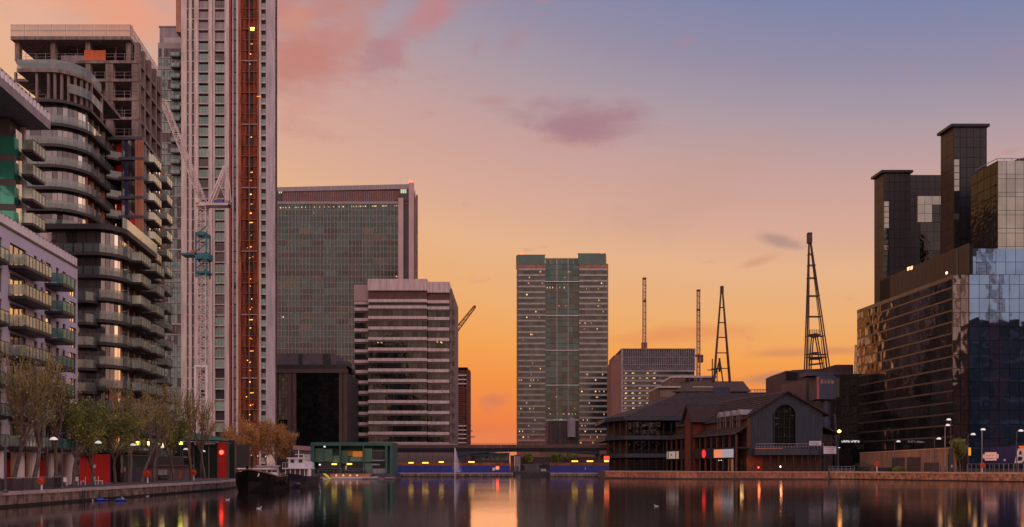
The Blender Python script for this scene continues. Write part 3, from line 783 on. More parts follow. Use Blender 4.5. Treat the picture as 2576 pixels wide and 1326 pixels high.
# greenish slab wing left of the tower
YD = 240.0
fd = Face(395.5, YD)
Dd = thing('green_wing', 'pale green panelled apartment slab standing just left of the tall white tower', 'building', fd.loc)
dxp = lambda px: X(px, YD) - fd.X0
m_gwall = mat('pale_green_panel', (0.25,0.36,0.31), 0.5, rand=0.2, var=.1)
m_gwall2 = mat('grey_green_frame', (0.36,0.33,0.31), 0.7, var=.15)
ztopD = Z(105, YD); FD = 26.8*YD/FL
obj('core', MB().box(0,.5,QL,dxp(456),15,ztopD), m_gwall2, Dd)
obj('penthouse', MB().box(dxp(396),1.5,ztopD,dxp(470),12,Z(62,YD)).box(dxp(394),1.3,Z(62,YD),dxp(440),12.2,Z(59,YD)), m_greyclad, Dd)
obj('penthouse', MB().box(dxp(412),.6,ztopD-.1,dxp(456),11,Z(92,YD)), m_rib2, Dd)
k = 0; z = QL
while z < ztopD-FD:
    bx('floor_band', Dd, m_gwall2 if k % 7 else m_rib, dxp(396), .1, z-.12, dxp(456), .6, z+.22)
    up = k > 27
    for j, (a, c) in enumerate(((398,405),(406,412),(413.5,421),(422,428),(430,437),(438,445),(446,454.5))):
        hatch = (RN.random() < .8 if k % 9 not in (3,4) else RN.random() < .3)
        bx('wall_panel', Dd, m_gwall if hatch else m_gb2, dxp(a), .2, z+.25, dxp(c), .32, z+FD-.25)
        if RN.random() < .6: bx('window_pane', Dd, m_windark, dxp(a)+.22, .12, z+1.0, dxp(a)+.22+(.28 if RN.random() < .5 else .5), .19, z+1.0+RN.choice((.6,1.5)))
    if up: balcony(Dd, dxp(433), dxp(456), z+.1, 1.2, 2, m_darkmetal2, m_gwall, m_darkmetal)
    z += FD; k += 1

# white tower crane in front of the tower
YC = 214.0
m_crane = mat('crane_white', (0.66,0.56,0.52), 0.55, var=0.12)
m_teal = mat('teal_climbing_frame', (0.015,0.16,0.19), 0.6)
K = thing('tower_crane', 'white luffing tower crane with teal climbing collar before the tall tower', 'crane', (X(510.5,YC), YC, QL))
def lattice(p0, p1, w0, w1, n, m, parent, name, t=.12, up=None):
    """square lattice boom from p0 to p1"""
    p0, p1 = Vector(p0), Vector(p1); d = (p1-p0).normalized()
    a = d.cross(Vector((0,1,0))); a = (a if a.length > .1 else Vector((1,0,0))).normalized(); b = d.cross(a)
    mb = MB(); prev = None
    for i in range(n+1):
        f = i/n; c = p0.lerp(p1, f); w = (w0+(w1-w0)*f)/2
        cs = [c+a*w+b*w, c-a*w+b*w, c-a*w-b*w, c+a*w-b*w]
        if prev:
            for j in range(4):
                mb.bar(prev[j], cs[j], t)
                mb.bar(prev[j], cs[(j+1)%4], t*.6) if i % 2 else mb.bar(prev[(j+1)%4], cs[j], t*.6)
                mb.bar(cs[j], cs[(j+1)%4], t*.6)
        prev = cs
    return obj(name, mb, m, parent)
zm = Z(522, YC)-QL
lattice((0,0,0), (0,0,zm), 2.1, 2.1, 46, m_crane, K, 'mast', .22)
mb = MB()
def kp(px, py): return (X(px,YC)-X(510.5,YC), 0, Z(py,YC)-QL)
def kb(a, c, w, y=0.0):
    p, q_ = kp(*a), kp(*c); mb.bar((p[0],y,p[2]), (q_[0],y,q_[2]), w)
mb.lathe([(0,zm),(1.7,zm),(1.7,zm+.8),(1.2,zm+1.0),(0,zm+1.0)], 12)
obj('slewing_ring', mb, m_crane, K); mb = MB()
a, c = kp(497,517), kp(578,520); mb.box(a[0],-1.3,a[2]-.3,c[0],1.3,a[2]+.25)
obj('machinery_deck', mb, m_crane, K); mb = MB()
a, c = kp(570,520), kp(578,508); mb.box(a[0],-1.2,a[2],c[0],1.2,c[2]); obj('counterweight', mb, m_greyclad, K); mb = MB()
a, c = kp(541,513), kp(562,505); mb.box(a[0],-.8,a[2],c[0],.8,c[2]); obj('winch_house', mb, mat('winch_violet', (0.12,0.09,0.35), .6), K); mb = MB()
a, c = kp(498,516), kp(506,504); mb.box(a[0],-2.0,a[2],c[0],-.9,c[2]); obj('operator_cab', mb, m_crane, K); mb = MB()
for y in (-.8,.8):
    kb((527,514),(567,420),.4,y); kb((534,514),(571,420),.3,y); kb((571,422),(579,507),.18,y); kb((552,460),(572,508),.12,y)
kb((567,420),(571,420),.3,.8)
obj('back_frame', mb, m_crane, K)
lattice(kp(512,510), kp(412,255), 1.5, 1.2, 26, m_crane, K, 'jib', .17)
mb = MB()
for y in (-.4,.4): kb((569,420),(440,320),.04,y)
kb((414,258),(414,640),.02); obj('pendant_lines', mb, m_greyclad, K)
mb = MB()
for (x0,x1,y0,y1) in ((500,523,588,596),(496,530,640,655),(461,500,640,645),(497,528,684,690)):
    p, q_ = kp(x0,y1), kp(x1,y0); mb.box(p[0],-1.6,p[2],q_[0],1.6,q_[2])
for s in (-1.35,1.35):
    for y in (-1.35,1.35): mb.bar((s,y,kp(0,700)[2]),(s,y,kp(0,588)[2]),.3)
for i in range(6): z = kp(0,700)[2]+i*2.2; mb.bar((-1.35,-1.35,z),(1.35,-1.35,z+2.2),.18)
obj('climbing_collar', mb, m_teal, K)
a, c = kp(480,640), kp(490,632); obj('orange_load', MB().box(a[0],-.7,a[2],c[0],.7,c[2]), m_orsheet, K)
mb = MB()
for z in (kp(0,925)[2],): 
    for s in (-1.5,1.5):
        mb.box(s-.2,-1.5,0,s+.2,-1.1,z)
    mb.box(-1.7,-1.5,z,1.7,-1.1,z+.5)
obj('tie_frame', mb, m_white, K)

# ------------------------------------------------------------------ wide glass office
YF = 430.0
ff = Face(640, YF)
Fo = thing('glass_office', 'broad grey green glass office tower with a reddish louvred top', 'building', ff.loc)
gx = lambda px: X(px, YF) - ff.X0
gz = lambda py: Z(py, YF)
m_oglass = glass('office_glass', (0.042,0.080,0.078), 0.18, 0.55, 0.3, 0.2, 0.1); m_oglass3 = glass('office_glass_blinds', (0.075,0.09,0.07), 0.25, 0.45, 0.3, 0.2, 0.1)
m_oglass2 = glass('office_glass_dark', (0.035,0.045,0.045), 0.15, 0.5, 0.3, 0.2, 0.1)
m_pinkstone = mat('pink_stone', (0.50,0.36,0.35), 0.7, var=.08, scale=.1)
m_louvre = mat('red_louvre', (0.17,0.075,0.065), 0.7, var=.15)
topL, topR = 470, 461
obj('body', MB().prism([(0,.8),(gx(1040),.8),(gx(1040)-4.8,40),(0,40)],QL,gz(515)), m_darkmetal2, Fo)
obj('body', MB().prism_y([(0,gz(515)),(gx(1029),gz(515)),(gx(1029),gz(478)),(0,gz(480))], .6, 22), m_louvre, Fo)
obj('parapet', MB().prism_y([(0,gz(483)),(gx(1029),gz(475)),(gx(1029),gz(463)),(0,gz(472.5))], 0, 3), m_greyclad, Fo)
obj('cornice', MB().box(0,-.1,gz(513),gx(1004),.7,gz(507)), m_greyclad, Fo)
n = 0; z = gz(513); FHF = 15.2*YF/FL
rowi = 0
while z - FHF > 10:
    rowi += 1
    w = (gx(1003)-gx(690))/10
    rowdark = RN.random() < .22 or rowi in (24,26,27)
    for i in range(10):
        mm_ = m_oglass2 if (rowdark and RN.random() < .6) or RN.random() < .06 else (m_oglass3 if RN.random() < .12 or (rowi > 26 and RN.random() < .4) else m_oglass)
        bx('glass_panel', Fo, mm_, gx(690)+i*w+.03, .25, z-FHF+.35, gx(690)+(i+1)*w-.03, .5, z-.05)
    obj('floor_band', MB().box(gx(690),.3,z-FHF,gx(1003),.55,z-FHF+.33), m_greyclad, Fo)
    z -= FHF
mb = MB(); x = gx(690); i = 0
while x < gx(1003):
    mb.box(x, -.15, 12, x+.30, .3, gz(507)); x += 1.85
obj('mullions', mb, mat('office_mullion', (0.26,0.225,0.19), .6), Fo, kind='stuff')
mb = MB(); x = gx(706)
while x < gx(990):
    mb.box(x, .35, gz(507), x+.18, .6, gz(480)); x += 1.15
obj('louvre_fins', mb, m_greyclad, Fo, kind='stuff')
obj('corner_glazing', MB().box(gx(1003),.2,gz(505),gx(1029),.6,gz(476)).box(gx(690),.15,gz(507),gx(708),.4,gz(480)), m_oglass2, Fo)
m_lampoff = emit('office_light', (1.0,0.74,0.40), .6, None, True)
m_lampgr = emit('pale_green_light', (0.62,0.75,0.5), .45)
for a, c in ((1008,1012),(1013,1017),(1018,1022),(701,704),(706,709)): bx('lit_window', Fo, m_lampgr, gx(a), .1, gz(486), gx(c), .14, gz(476) if a > 900 else gz(480))
for px in (704,711,718,726,742,745,751,758,768,778,790,803,815,826,838,852,862,884,888,895,902,906,912,918,936,940,944,962,966,970,992,996,1000):
    if RN.random() < .85: bx('lit_window', Fo, m_lampoff, gx(px), .05, gz(524-(px-700)/60), gz(0)*0+gx(px)+.5, .12, gz(521-(px-700)/60))
for px, py in ((787,534),(996,694),(707,796),(711,796)): bx('lit_window', Fo, m_lampoff, gx(px), .05, gz(py+3), gx(px)+.6, .12, gz(py))
obj('fin_wall', MB().box(gx(1003),-1.5,QL,gx(1015),2,gz(500)), m_pinkstone, Fo)
obj('recess', MB().box(gx(1015),3,QL,gx(1030),6,gz(500)), m_oglass2, Fo)
obj('corner_tower', MB().box(gx(1029),-1,QL,gx(1041),1.4,gz(461)), m_pinkstone, Fo)
obj('side_wall', MB().prism([(gx(1042),2),(gx(1044),2),(gx(1044)-2,20),(gx(1042)-3,20)],QL,gz(475)), m_pinkstone, Fo)
obj('side_wall', MB().prism([(gx(1044.2),4),(gx(1049),4),(gx(1049)-3,24),(gx(1044.2)-3,24)],QL,gz(484)), mat('side_stone', (0.30,0.20,0.17), .7), Fo)
obj('aircraft_light', MB().lathe([(0,0),(.8,.2),(.8,1.2),(0,1.6)], 8), m_lampred, Fo, (gx(1033), 0, gz(461)))

# ------------------------------------------------------------------ banded mid-rise office
YG = 300.0
fg = Face(888, YG)
G = thing('banded_office', 'stepped mid rise office with pale horizontal bands and dark ribbon windows', 'building', fg.loc)
hx = lambda px: X(px, YG) - fg.X0
hz = lambda py, Y=YG: Z(py, Y)
m_band = mat('pale_spandrel', (0.68,0.55,0.52), 0.7, streak=.08, scale=.4)
m_bandg = mat('grey_spandrel', (0.15,0.13,0.12), 0.8, streak=.08, scale=.4)
m_ribbon = glass('ribbon_glass', (0.03,0.036,0.034), 0.08, 0.5, 0.75, 0.3)
m_brown = mat('brown_recess', (0.14,0.075,0.065), 0.8)
secs = [(888, 926, 2.6, 713, 754), (926, 1074, 0.0, 702, 731), (1074, 1129, 1.6, 707, 734)]
bands = [752.5, 768.5, 795, 821.5, 848, 874.5, 901, 927, 953.5, 980, 1006.5, 1033, 1059.5, 1086, 1112]
for si, (a, c, yy, tp, tb) in enumerate(secs):
    x0, x1 = hx(a), hx(c)
    obj('core', MB().box(x0+.2,yy+.9,QL,x1-.2,30,hz(tb)-.2), m_darkmetal2, G)
    obj('parapet', MB().box(x0-.1,yy-.3,hz(tb),x1+.1,20,hz(tp)), m_band if si != 0 else m_pinkstone, G)
    obj('plant_recess', MB().box(x0,yy+.5,hz(bands[0]),x1,yy+1.2,hz(tb)-.02), m_brown, G)
    for bi, py in enumerate(bands):
        off = (2.0, 0, .5)[si]
        if bi == 0: h = 8.0; py2 = py
        else: py2 = py; h = 8.5
        z1 = hz(py2+off)
        bx('spandrel', G, m_band, x0, yy, z1-1.1, x1, yy+1.0, z1)
        if bi > 0:
            bx('spandrel_base', G, m_bandg, x0+.05, yy+.35, z1-1.75, x1-.05, yy+1.0, z1-1.1)
            if bi+1 < len(bands):
                zt2, zb2 = z1-1.75, hz(bands[bi+1]+off)
                n = max(2, round((x1-x0)/1.75)); w = (x1-x0)/n
                for i in range(n):
                    ob = bx('window_pane', G, m_ribbon, x0+i*w+.04, yy+.62, zb2, x0+(i+1)*w-.04, yy+.66, zt2)
# right flank stepping back
obj('flank', MB().box(hx(1129),3.0,QL,hx(1135),20,hz(722)).box(hx(1135),5,QL,hx(1143),22,hz(745)), mat('flank_stone', (0.24,0.17,0.15), .8), G)
for bi, py in enumerate(bands[1:]):
    bx('flank_window', G, m_ribbon, hx(1136), 4.8, hz(py+14), hx(1141), 5.0, hz(py+4)); bx('spandrel', G, m_bandg, hx(1129), 2.6, hz(py+9), hx(1134), 5.0, hz(py+1))
for px, py, l in ((1082-3,860,1),(1091-3,860,1),(1312-220,861,1)): pass
for a, c, py in ((946,951,858),(956,960,859),(1097,1101,858),(1107,1111,859)):
    obj('lit_ceiling', MB().quad((hx(a),-.0+.55,hz(py)),(hx(a)+.4,.55,hz(py)),(hx(c)+.3,.55,hz(py+4)),(hx(c)-.2,.55,hz(py+4))), m_lampoff, G)

# ------------------------------------------------------------------ dark glazed block left of it
YH = 280.0
fh = Face(640, YH)
H = thing('dark_office', 'low dark glass office with brown stone corner piers and grey rooftop plant', 'building', fh.loc)
jx = lambda px: X(px, YH) - fh.X0
jz = lambda py: Z(py, YH)
m_bstone = mat('brown_stone', (0.11,0.07,0.06), 0.7, streak=.15, scale=.4)
m_dglass = glass('near_black_glass', (0.02,0.025,0.027), 0.06, 0.6, 0.5, 0.5, .6)
obj('body', MB().box(0,.8,QL,jx(874),20,jz(938)), m_darkmetal, H)
obj('cornice', MB().box(0,-.6,jz(938.5),jx(874),1.2,jz(929)), m_bstone, H)
obj('ledge', MB().box(0,.3,jz(929)+.01,jx(868),19,jz(917)), m_darkmetal, H)
obj('plant_screen', MB().prism_y([(0,jz(917)),(jx(842),jz(917)),(jx(838),jz(887)),(0,jz(887))], 2, 16), mat('lilac_grey_metal', (0.12,0.105,0.125), .5), H)
for a, c in ((748,758),(809,829)): obj('plant_louvre', MB().box(jx(a),1.9,jz(915),jx(c),2.0,jz(889)), m_darkmetal, H)
obj('plant_box', MB().box(jx(842),3,jz(929),jx(868),12,jz(905)), m_darkmetal2, H)
for a, c in ((724,734),(736,745),(853,862),(864,873)): bx('pier', H, m_bstone, jx(a), -.3, QL, jx(c), 1.2, jz(938.6))
for r in range(17):
    zt_ = jz(939+r*10.6); zb_ = jz(939+(r+1)*10.6)
    for i in range(8):
        w = (jx(853)-jx(745))/8; bx('window_pane', H, m_dglass, jx(745)+i*w+.05, .3, zb_+.05, jx(745)+(i+1)*w-.05, .34, zt_-.03)
    for i in range(3):
        w = (jx(724)-jx(700))/3; bx('window_pane', H, (m_win if r < 11 else m_dglass), jx(700)+i*w+.05, .3, zb_+.05, jx(700)+(i+1)*w-.05, .34, zt_-.03)

# slim red brown block with site floors
YI = 400.0
fi = Face(1145, YI); ix = lambda px: X(px, YI) - fi.X0; iz = lambda py: Z(py, YI)
I = thing('unfinished_block', 'slim dark red brown building under construction beside the orange sky gap', 'building', fi.loc)
m_rb = mat('red_brown_frame', (0.15,0.05,0.032), 0.8, var=.3)
obj('core', MB().box(ix(1150),2,QL,ix(1174),14,iz(940)), m_darkmetal2, I)
obj('roof_frame', MB().box(ix(1145),0,iz(926),ix(1176),12,iz(924)).box(ix(1173),.2,QL,ix(1181.5),12,iz(930)), m_rb, I)
for r in range(18):
    py = 932+r*10.6; lit = r in (1,2,3,13,14,15,16,17)
    bx('floor_slab', I, m_band if lit else m_rb, ix(1145), 0, iz(py+3), ix(1173), 13, iz(py))
    bx('edge_panel', I, m_rb, ix(1145), .4, iz(py+9), ix(1171), .6, iz(py+4)) if not lit else bx('column', I, m_rb, ix(1162), .4, iz(py+10.6), ix(1166), 1, iz(py+3))
for r, (a, py) in enumerate(((1188,1069),(1192,1083),(1197,1098),(1186,1113))): bx('scaffold_platform', I, m_rb, ix(1180), 0, iz(py+2), ix(a-3), 2, iz(py))
# luffing crane jib leaning over that roof
Kj = thing('tower_crane', 'small crane jib slanting up against the orange gap right of the banded office', 'crane', (X(1149,380), 380, QL))
zj = Z(850,380)-QL
lattice((-3,0,0), (-3,0,zj), 2.0, 2.0, 30, m_rb, Kj, 'mast', .3)
lattice((-3,0,zj), (X(1194,380)-X(1149,380),0,Z(772,380)-QL), 1.9, 1.0, 12, mat('crane_orange', (0.30,0.09,0.04), .6), Kj, 'jib', .3)
obj('jib_head', MB().box(X(1192,380)-X(1149,380),-.5,Z(774,380)-QL,X(1197,380)-X(1149,380),.5,Z(769,380)-QL), m_rb, Kj)

# ------------------------------------------------------------------ tall banded tower in the centre
YK = 520.0
fk = Face(1300, YK); kx = lambda px: X(px, YK) - fk.X0; kz = lambda py: Z(py, YK)
T = thing('bank_tower', 'central tall office tower with notched glass top and lit windows between pale bands', 'building', fk.loc)
m_tglass = glass('tower_glass', (0.055,0.068,0.062), 0.15, 0.5, 0.35, 0.2, .15)
m_tgreen = glass('tower_green_glass', (0.045,0.09,0.088), 0.15, 0.5, 0.25, 0.2, .1)
m_tband = mat('tower_band', (0.36,0.34,0.325), 0.5, rand=.15)
m_tedge = mat('tower_edge', (0.30,0.15,0.10), 0.7)
xa, xb_, xc, xd = 1302, 1372, 1457, 1529
obj('body', MB().prism([(kx(xa-1.5),3),(kx(xa)+.5,.8),(kx(xb_),.8),(kx(xb_),2.2),(kx(xc),2.2),(kx(xc),.8),(kx(xd)-.5,.8),(kx(xd+2.5),3),(kx(xd+2.5),45),(kx(xa-1.5),45)], QL, kz(662)), m_tedge, T)
for a, c in ((xa,xb_),(xc,xd-2)):
    pass
obj('crown', MB().prism([(kx(1300),3),(kx(1304),.7),(kx(1371),.7),(kx(1371),40),(kx(1300),40)], kz(665), kz(641)).prism([(kx(1454),.7),(kx(1522),.7),(kx(1526.5),3),(kx(1526.5),40),(kx(1454),40)], kz(665), kz(637.5)), m_tgreen, T)
obj('crown_edge', MB().box(kx(1298.6),2.5,kz(641),kx(1304),40,kz(640)).box(kx(1302),.6,kz(641),kx(1372),2,kz(640)).box(kx(1453.4),.6,kz(637.5),kx(1524),2,kz(636.5)).box(kx(1371),2,kz(649),kx(1454),4,kz(647.5)), m_tedge, T)
w = (kx(xc)-kx(xb_))/6
r = 0; py = 649.0
while py < 1056:
    nxt = py+14.35
    for i in range(6):
        mm_ = m_tgreen if r < 4 or RN.random() < .6 else m_tglass
        bx('glass_panel', T, mm_, kx(xb_)+i*w+.03, 1.9, kz(nxt)+.25, kx(xb_)+(i+1)*w-.03, 2.1, kz(py))
    py = nxt; r += 1
for py in (707,793,880,968,1056): bx('white_ledge', T, m_white, kx(xb_), .6, kz(py+1.6), kx(xc), 2.3, kz(py))
for f_ in (1/3, 2/3): bx('mullion', T, m_tband, kx(xb_)+(kx(xc)-kx(xb_))*f_, 1.6, kz(1056), kx(xb_)+(kx(xc)-kx(xb_))*f_+.5, 1.95, kz(649))
r = 0; py = 675.5
m_lk = emit('tower_window_light', (1.0,0.62,0.24), .8, None, True)
bottom_l = 1128
while py < bottom_l:
    for si, (a, c) in enumerate(((xa+.5,xb_),(xc,xd-1))):
        bx('band', T, m_tband, kx(a), .0, kz(py+4.6), kx(c), .9, kz(py))
        n = 10; w2 = (kx(c)-kx(a))/n
        if r < 29:
            for i in range(n//2):
                bx('glass_panel', T, m_tglass, kx(a)+2*i*w2+.04, .45, kz(py+14.4)+.02, kx(a)+(2*i+2)*w2-.04, .55, kz(py+4.6)-.02)
        p = .10 if r < 8 else (.20 if r < 12 else (.05 if r < 18 else .30))
        for i in range(n*2):
            if RN.random() < p*.30:
                x = kx(a)+RN.uniform(.3, kx(c)-kx(a)-.9); bx('lit_window', T, m_lk, x, .36, kz(py+9.6), x+RN.choice((.35,.6,.8)), .42, kz(py+6.2))
    if r in (0,1,6,13,20,22,24,25,26):
        for i in range(9):
            if RN.random() < .3:
                x = kx(xb_)+RN.uniform(.5, 20); bx('lit_window', T, m_lk, x, 1.75, kz(py+8), x+.4, 1.82, kz(py+5.5))
    py += 14.35; r += 1
for px in (1366,1356,1349) : pass
for px in (1390,1397,1404,1414,1422,1433,1443): bx('lit_window', T, m_lampoff, kx(px-14), 1.7, kz(724), kx(px-14)+.35, 1.8, kz(720))
obj('portal', MB().box(kx(1380),1.0,kz(1115),kx(1458),1.9,kz(1058)), m_darkmetal, T)
for a in (1383,1407,1430,1455): bx('portal_column', T, m_brown, kx(a), .4, kz(1115), kx(a)+1.0, 1.0, kz(1058))
obj('drum', MB().lathe([(2.6,0),(2.6,10),(2.2,12),(0,12.6)], 16), m_greyclad, T, (kx(1437), -1, kz(1100)))
for a, py in ((1312.5,639),(1515,635.5)): obj('aircraft_light', MB().lathe([(0,0),(.8,.2),(.8,1.0),(0,1.4)], 8), m_lampred, T, (kx(a), 1.5, kz(py)))

# square office with a grille crown, right of the tower
YL = 450.0
fl = Face(1563, YL); lx = lambda px: X(px, YL) - fl.X0; lz = lambda py: Z(py, YL)
Lb = thing('grille_office', 'square office with fine vertical grille crown and rows of warm ceiling lights', 'building', fl.loc)
m_grl = mat('grille_metal', (0.26,0.24,0.26), .5, rand=.1); m_gd = mat('grille_dark', (0.10,0.085,0.09), .6)
obj('body', MB().box(.3,1,QL,lx(1748),30,lz(879)), m_gd, Lb)
obj('side_wall', MB().prism([(0.28,1.0),(lx(1543),8),(lx(1543),30),(0.28,30)][::-1], QL, lz(905)).prism([(.28,1.0),(lx(1548),6),(lx(1548),29),(.28,29)][::-1], lz(905), lz(890)), mat('side_brick', (0.26,0.15,0.12), .7, var=.1), Lb)
obj('roof_edge', MB().box(0,.2,lz(879),lx(1750),30,lz(876.5)), m_tedge, Lb)
obj('corner_post', MB().box(0,0,QL,.9,1.2,lz(879)).box(lx(1746),0,lz(932),lx(1749.5),1.2,lz(879)), m_grl, Lb)
for r, (a, c) in enumerate(((880,898),(899.5,917),(918.5,926))):
    mb = MB(); x = .9
    while x < lx(1746): mb.box(x, .3, lz(c), x+.28, .7, lz(a)); x += 1.0
    obj('grille', mb, m_grl, Lb); bx('rail', Lb, m_grl, .9, .25, lz(c+1.2), lx(1746), .8, lz(c))
for r in range(9):
    py = 930+r*12.6
    bx('spandrel', Lb, m_grl, .9, .1, lz(py+5), lx(1747), .9, lz(py))
    for i in range(16):
        w = (lx(1746)-.9)/16; bx('window_pane', Lb, m_tglass, .9+i*w+.05, .5, lz(py+12.6)+.03, .9+(i+1)*w-.05, .56, lz(py+5)-.02)
    for i, px in enumerate((1570,1588,1605,1624,1642)):
        if RN.random() < .8: obj('ceiling_light', MB().prism_y([(0,0),(1.5,.1),(1.2,.5),(.4,.45)], .4, .46), m_lk, Lb, (lx(px+RN.uniform(0,2)), 0, lz(py+9.5)))
# two pale mast cranes behind
m_mast = mat('mast_pale', (0.42,0.26,0.20), .6)
for i, (px, t, b_, Y, w, lab) in enumerate(((1621,700,1000,470,2.1,'tall pale upright crane boom standing on the grille topped office'), (1757,730,1000,480,2.0,'upright crane boom with small cab at the right edge of the grille topped office'))):
    Kk = thing('tower_crane', lab, 'crane', (X(px,Y), Y, QL))
    lattice((0,0,0), (0,0,Z(t,Y)-QL), w, w*.75, 56, m_mast, Kk, 'boom', .34)
    for py in ((760,703) if i == 0 else (782,733)): obj('joint', MB().box(-1,-1,Z(py,Y)-QL,1,1,Z(py-4,Y)-QL), m_rb, Kk)
    if i: obj('operator_cab', MB().box(-.5,-1,Z(912,Y)-QL,2.6,1,Z(897,Y)-QL).box(-2.2,-1.2,Z(897,Y)-QL,2.6,1.2,Z(893,Y)-QL), m_rb, Kk)
    else: obj('operator_cab', MB().box(-1.6,-1,Z(876,Y)-QL,1.5,1,Z(862,Y)-QL), m_rb, Kk)

# ------------------------------------------------------------------ low stepped offices behind the tavern
m_lowroof = mat('low_roof_grey', (0.14,0.105,0.10), .7, var=.1, scale=.1); m_lowwall = mat('low_wall', (0.15,0.09,0.075), .8, var=.1, scale=.1)
def simple(name, label, cat, px0, px1, pt, Y, depth, m_, roof=None, group=None):
    f = Face(px0, Y); t = thing(name, label, cat, f.loc, 0, group); w = X(px1,Y)-f.X0
    obj('wall', MB().box(0,0,QL,w,depth,Z(pt,Y)), m_, t)
    if roof: obj('roof', MB().box(-.3,-.3,Z(pt,Y),w+.3,depth,Z(pt,Y)+roof), m_lowroof, t)
    return t, f, w
YN = 320.0
Nn = thing('stepped_offices', 'pale stepped low offices with hipped roof right behind the tavern roofs', 'building', (X(1655,YN), YN, 0))
nx = lambda px: X(px,YN)-X(1655,YN)
nzz = lambda py: Z(py,YN)
obj('wall', MB().box(nx(1655),0,QL,nx(1708),20,nzz(976)).box(nx(1693),4,QL,nx(1806),24,nzz(948)).box(nx(1706),-1,QL,nx(1884),20,nzz(986)), m_lowwall, Nn)
obj('roof', MB().prism_y([(nx(1690),nzz(986)),(nx(1886),nzz(986)),(nx(1866),nzz(960.5)),(nx(1738),nzz(960.5))], -2, 19), m_lowroof, Nn)
obj('roof_slab', MB().box(nx(1692),3,nzz(948),nx(1808),24,nzz(943)).box(nx(1654),-1,nzz(976),nx(1712),20,nzz(972)), m_white2, Nn)
obj('window_band', MB().box(nx(1696),3.8,nzz(959),nx(1772),3.95,nzz(949)).box(nx(1660),-.2,nzz(1000),nx(1700),-.05,nzz(982)), m_windark, Nn)
for i in range(8): bx('window_pane', Nn, m_tglass, nx(1712)+i*3.2, -1.1, nzz(992), nx(1712)+i*3.2+2.8, -1.02, nzz(988))
bx('lit_strip', Nn, m_lampoff, nx(1740), -2.05, nzz(975), nx(1790), -2.02, nzz(974))
t, f, w = simple('flat_office', 'flat dark building with roof railings between tavern ridge and stepped offices', 'building', 1884, 1975, 988, 300, 20, m_gd)
obj('roof_edge', MB().box(-.2,-.3,Z(988,300),w,1,Z(986.6,300)), m_band, t)
mb = MB(); 
for i in range(9): mb.bar((2+i*1.1,4,Z(987,300)),(2+i*1.1,4,Z(978,300)),.12)
mb.bar((1,4,Z(978,300)),(12,4,Z(977,300)),.2); mb.bar((3,4,Z(981,300)),(14,4,Z(981,300)),.15); obj('roof_railing', mb, m_rb, t)
# right background blocks
YQ = 280.0
Qb = thing('background_block', 'dusky brown blocks behind the blue grey derrick on the right', 'building', (X(1970,YQ), YQ, 0)); qx = lambda px: X(px,YQ)-X(1970,YQ); qz = lambda py: Z(py,YQ)
m_dusky = mat('dusky_wall', (0.09,0.055,0.05), .8, var=.1, scale=.1)
obj('wall', MB().prism_y([(qx(1972),QL),(qx(2013),QL),(qx(2013),qz(930)),(qx(1985),qz(930)),(qx(1972),qz(937))], 3, 20), m_dusky, Qb)
obj('wall', MB().prism_y([(qx(2008),QL),(qx(2165),QL),(qx(2165),qz(912)),(qx(2120),qz(912)),(qx(2085),qz(922)),(qx(2008),qz(926))], 6, 24), m_dusky, Qb)
obj('lower_wall', MB().prism_y([(qx(1972),QL),(qx(2028),QL),(qx(2028),qz(955)),(qx(2012),qz(957)),(qx(1985),qz(965)),(qx(1972),qz(966))], 0, 2.9), m_lowwall, Qb)
obj('window_band', MB().box(qx(1985),2.9,qz(955),qx(2013),2.98,qz(934)), m_windark, Qb)
for i in range(5): bx('roof_light', Qb, m_lampwhite, qx(2121)+i*1.1, 5.8, qz(939), qx(2121)+i*1.1+.8, 5.9, qz(936)) if i != 2 else None
Kd = thing('tower_crane', 'faint distant crane boom just left of the dark glass offices', 'crane', (X(2149,380),380,QL))
lattice((0,0,0),(X(2154,380)-X(2149,380),0,Z(868,380)-QL),1.6,.8,26,m_mast,Kd,'boom',.22)
# gloomy glass block between tavern and glass offices
YV = 245.0
Vb = thing('dark_glass_block', 'gloomy dark glass block between the blue grey derrick and the big right offices', 'building', (X(2086,YV),YV,0)); vx = lambda px: X(px,YV)-X(2086,YV)
obj('body', MB().box(0,.3,QR,vx(2170),12,Z(940,YV)), m_darkmetal, Vb)
for i in range(8):
    for j in range(9):
        w = vx(2166)/8; h = (Z(942,YV)-QR)/9
        bx('window_pane', Vb, m_dglass, i*w+.06, .1, QR+j*h+.06, (i+1)*w-.06, .16, QR+(j+1)*h-.06)

# ------------------------------------------------------------------ dockside derrick cranes
m_derr = mat('derrick_rust', (0.085,0.045,0.04), .7, var=.3, scale=1); m_derrblue = mat('derrick_blue_cab', (0.045,0.055,0.085), .6, var=.2); m_pinkpaint_light = mat('faded_red_paint_and_light', (0.42,0.10,0.08), .6)
Yd = 300.0
D1 = thing('dock_crane', 'smaller old dockside crane with a slim ladder jib behind the tavern roof', 'crane', (X(1816,Yd), Yd, QR)); 
def dp(cx_, px, py, y=0.0, Y=None):
    Y = Yd if Y is None else Y
    return (X(px,Y)-X(cx_,Y), y, Z(py,Y)-QR)
mb = MB()
for y in (-.9,.9):
    mb.bar(dp(1816,1814.5,724,y*.2), dp(1816,1796,962,y), .42); mb.bar(dp(1816,1817,724,y*.2), dp(1816,1836,962,y), .42)
for l, r, py in ((1811,1820,774),(1807.5,1824,812),(1804.5,1827,849),(1801.5,1830,888),(1798.5,1833,927)): mb.bar(dp(1816,l,py,-.4), dp(1816,r,py,-.4), .28); mb.bar(dp(1816,l,py,.4), dp(1816,r,py,.4), .2)
mb.bar(dp(1816,1816,720), dp(1816,1816,738), 1.1)
obj('jib', mb, m_derr, D1); mb = MB()
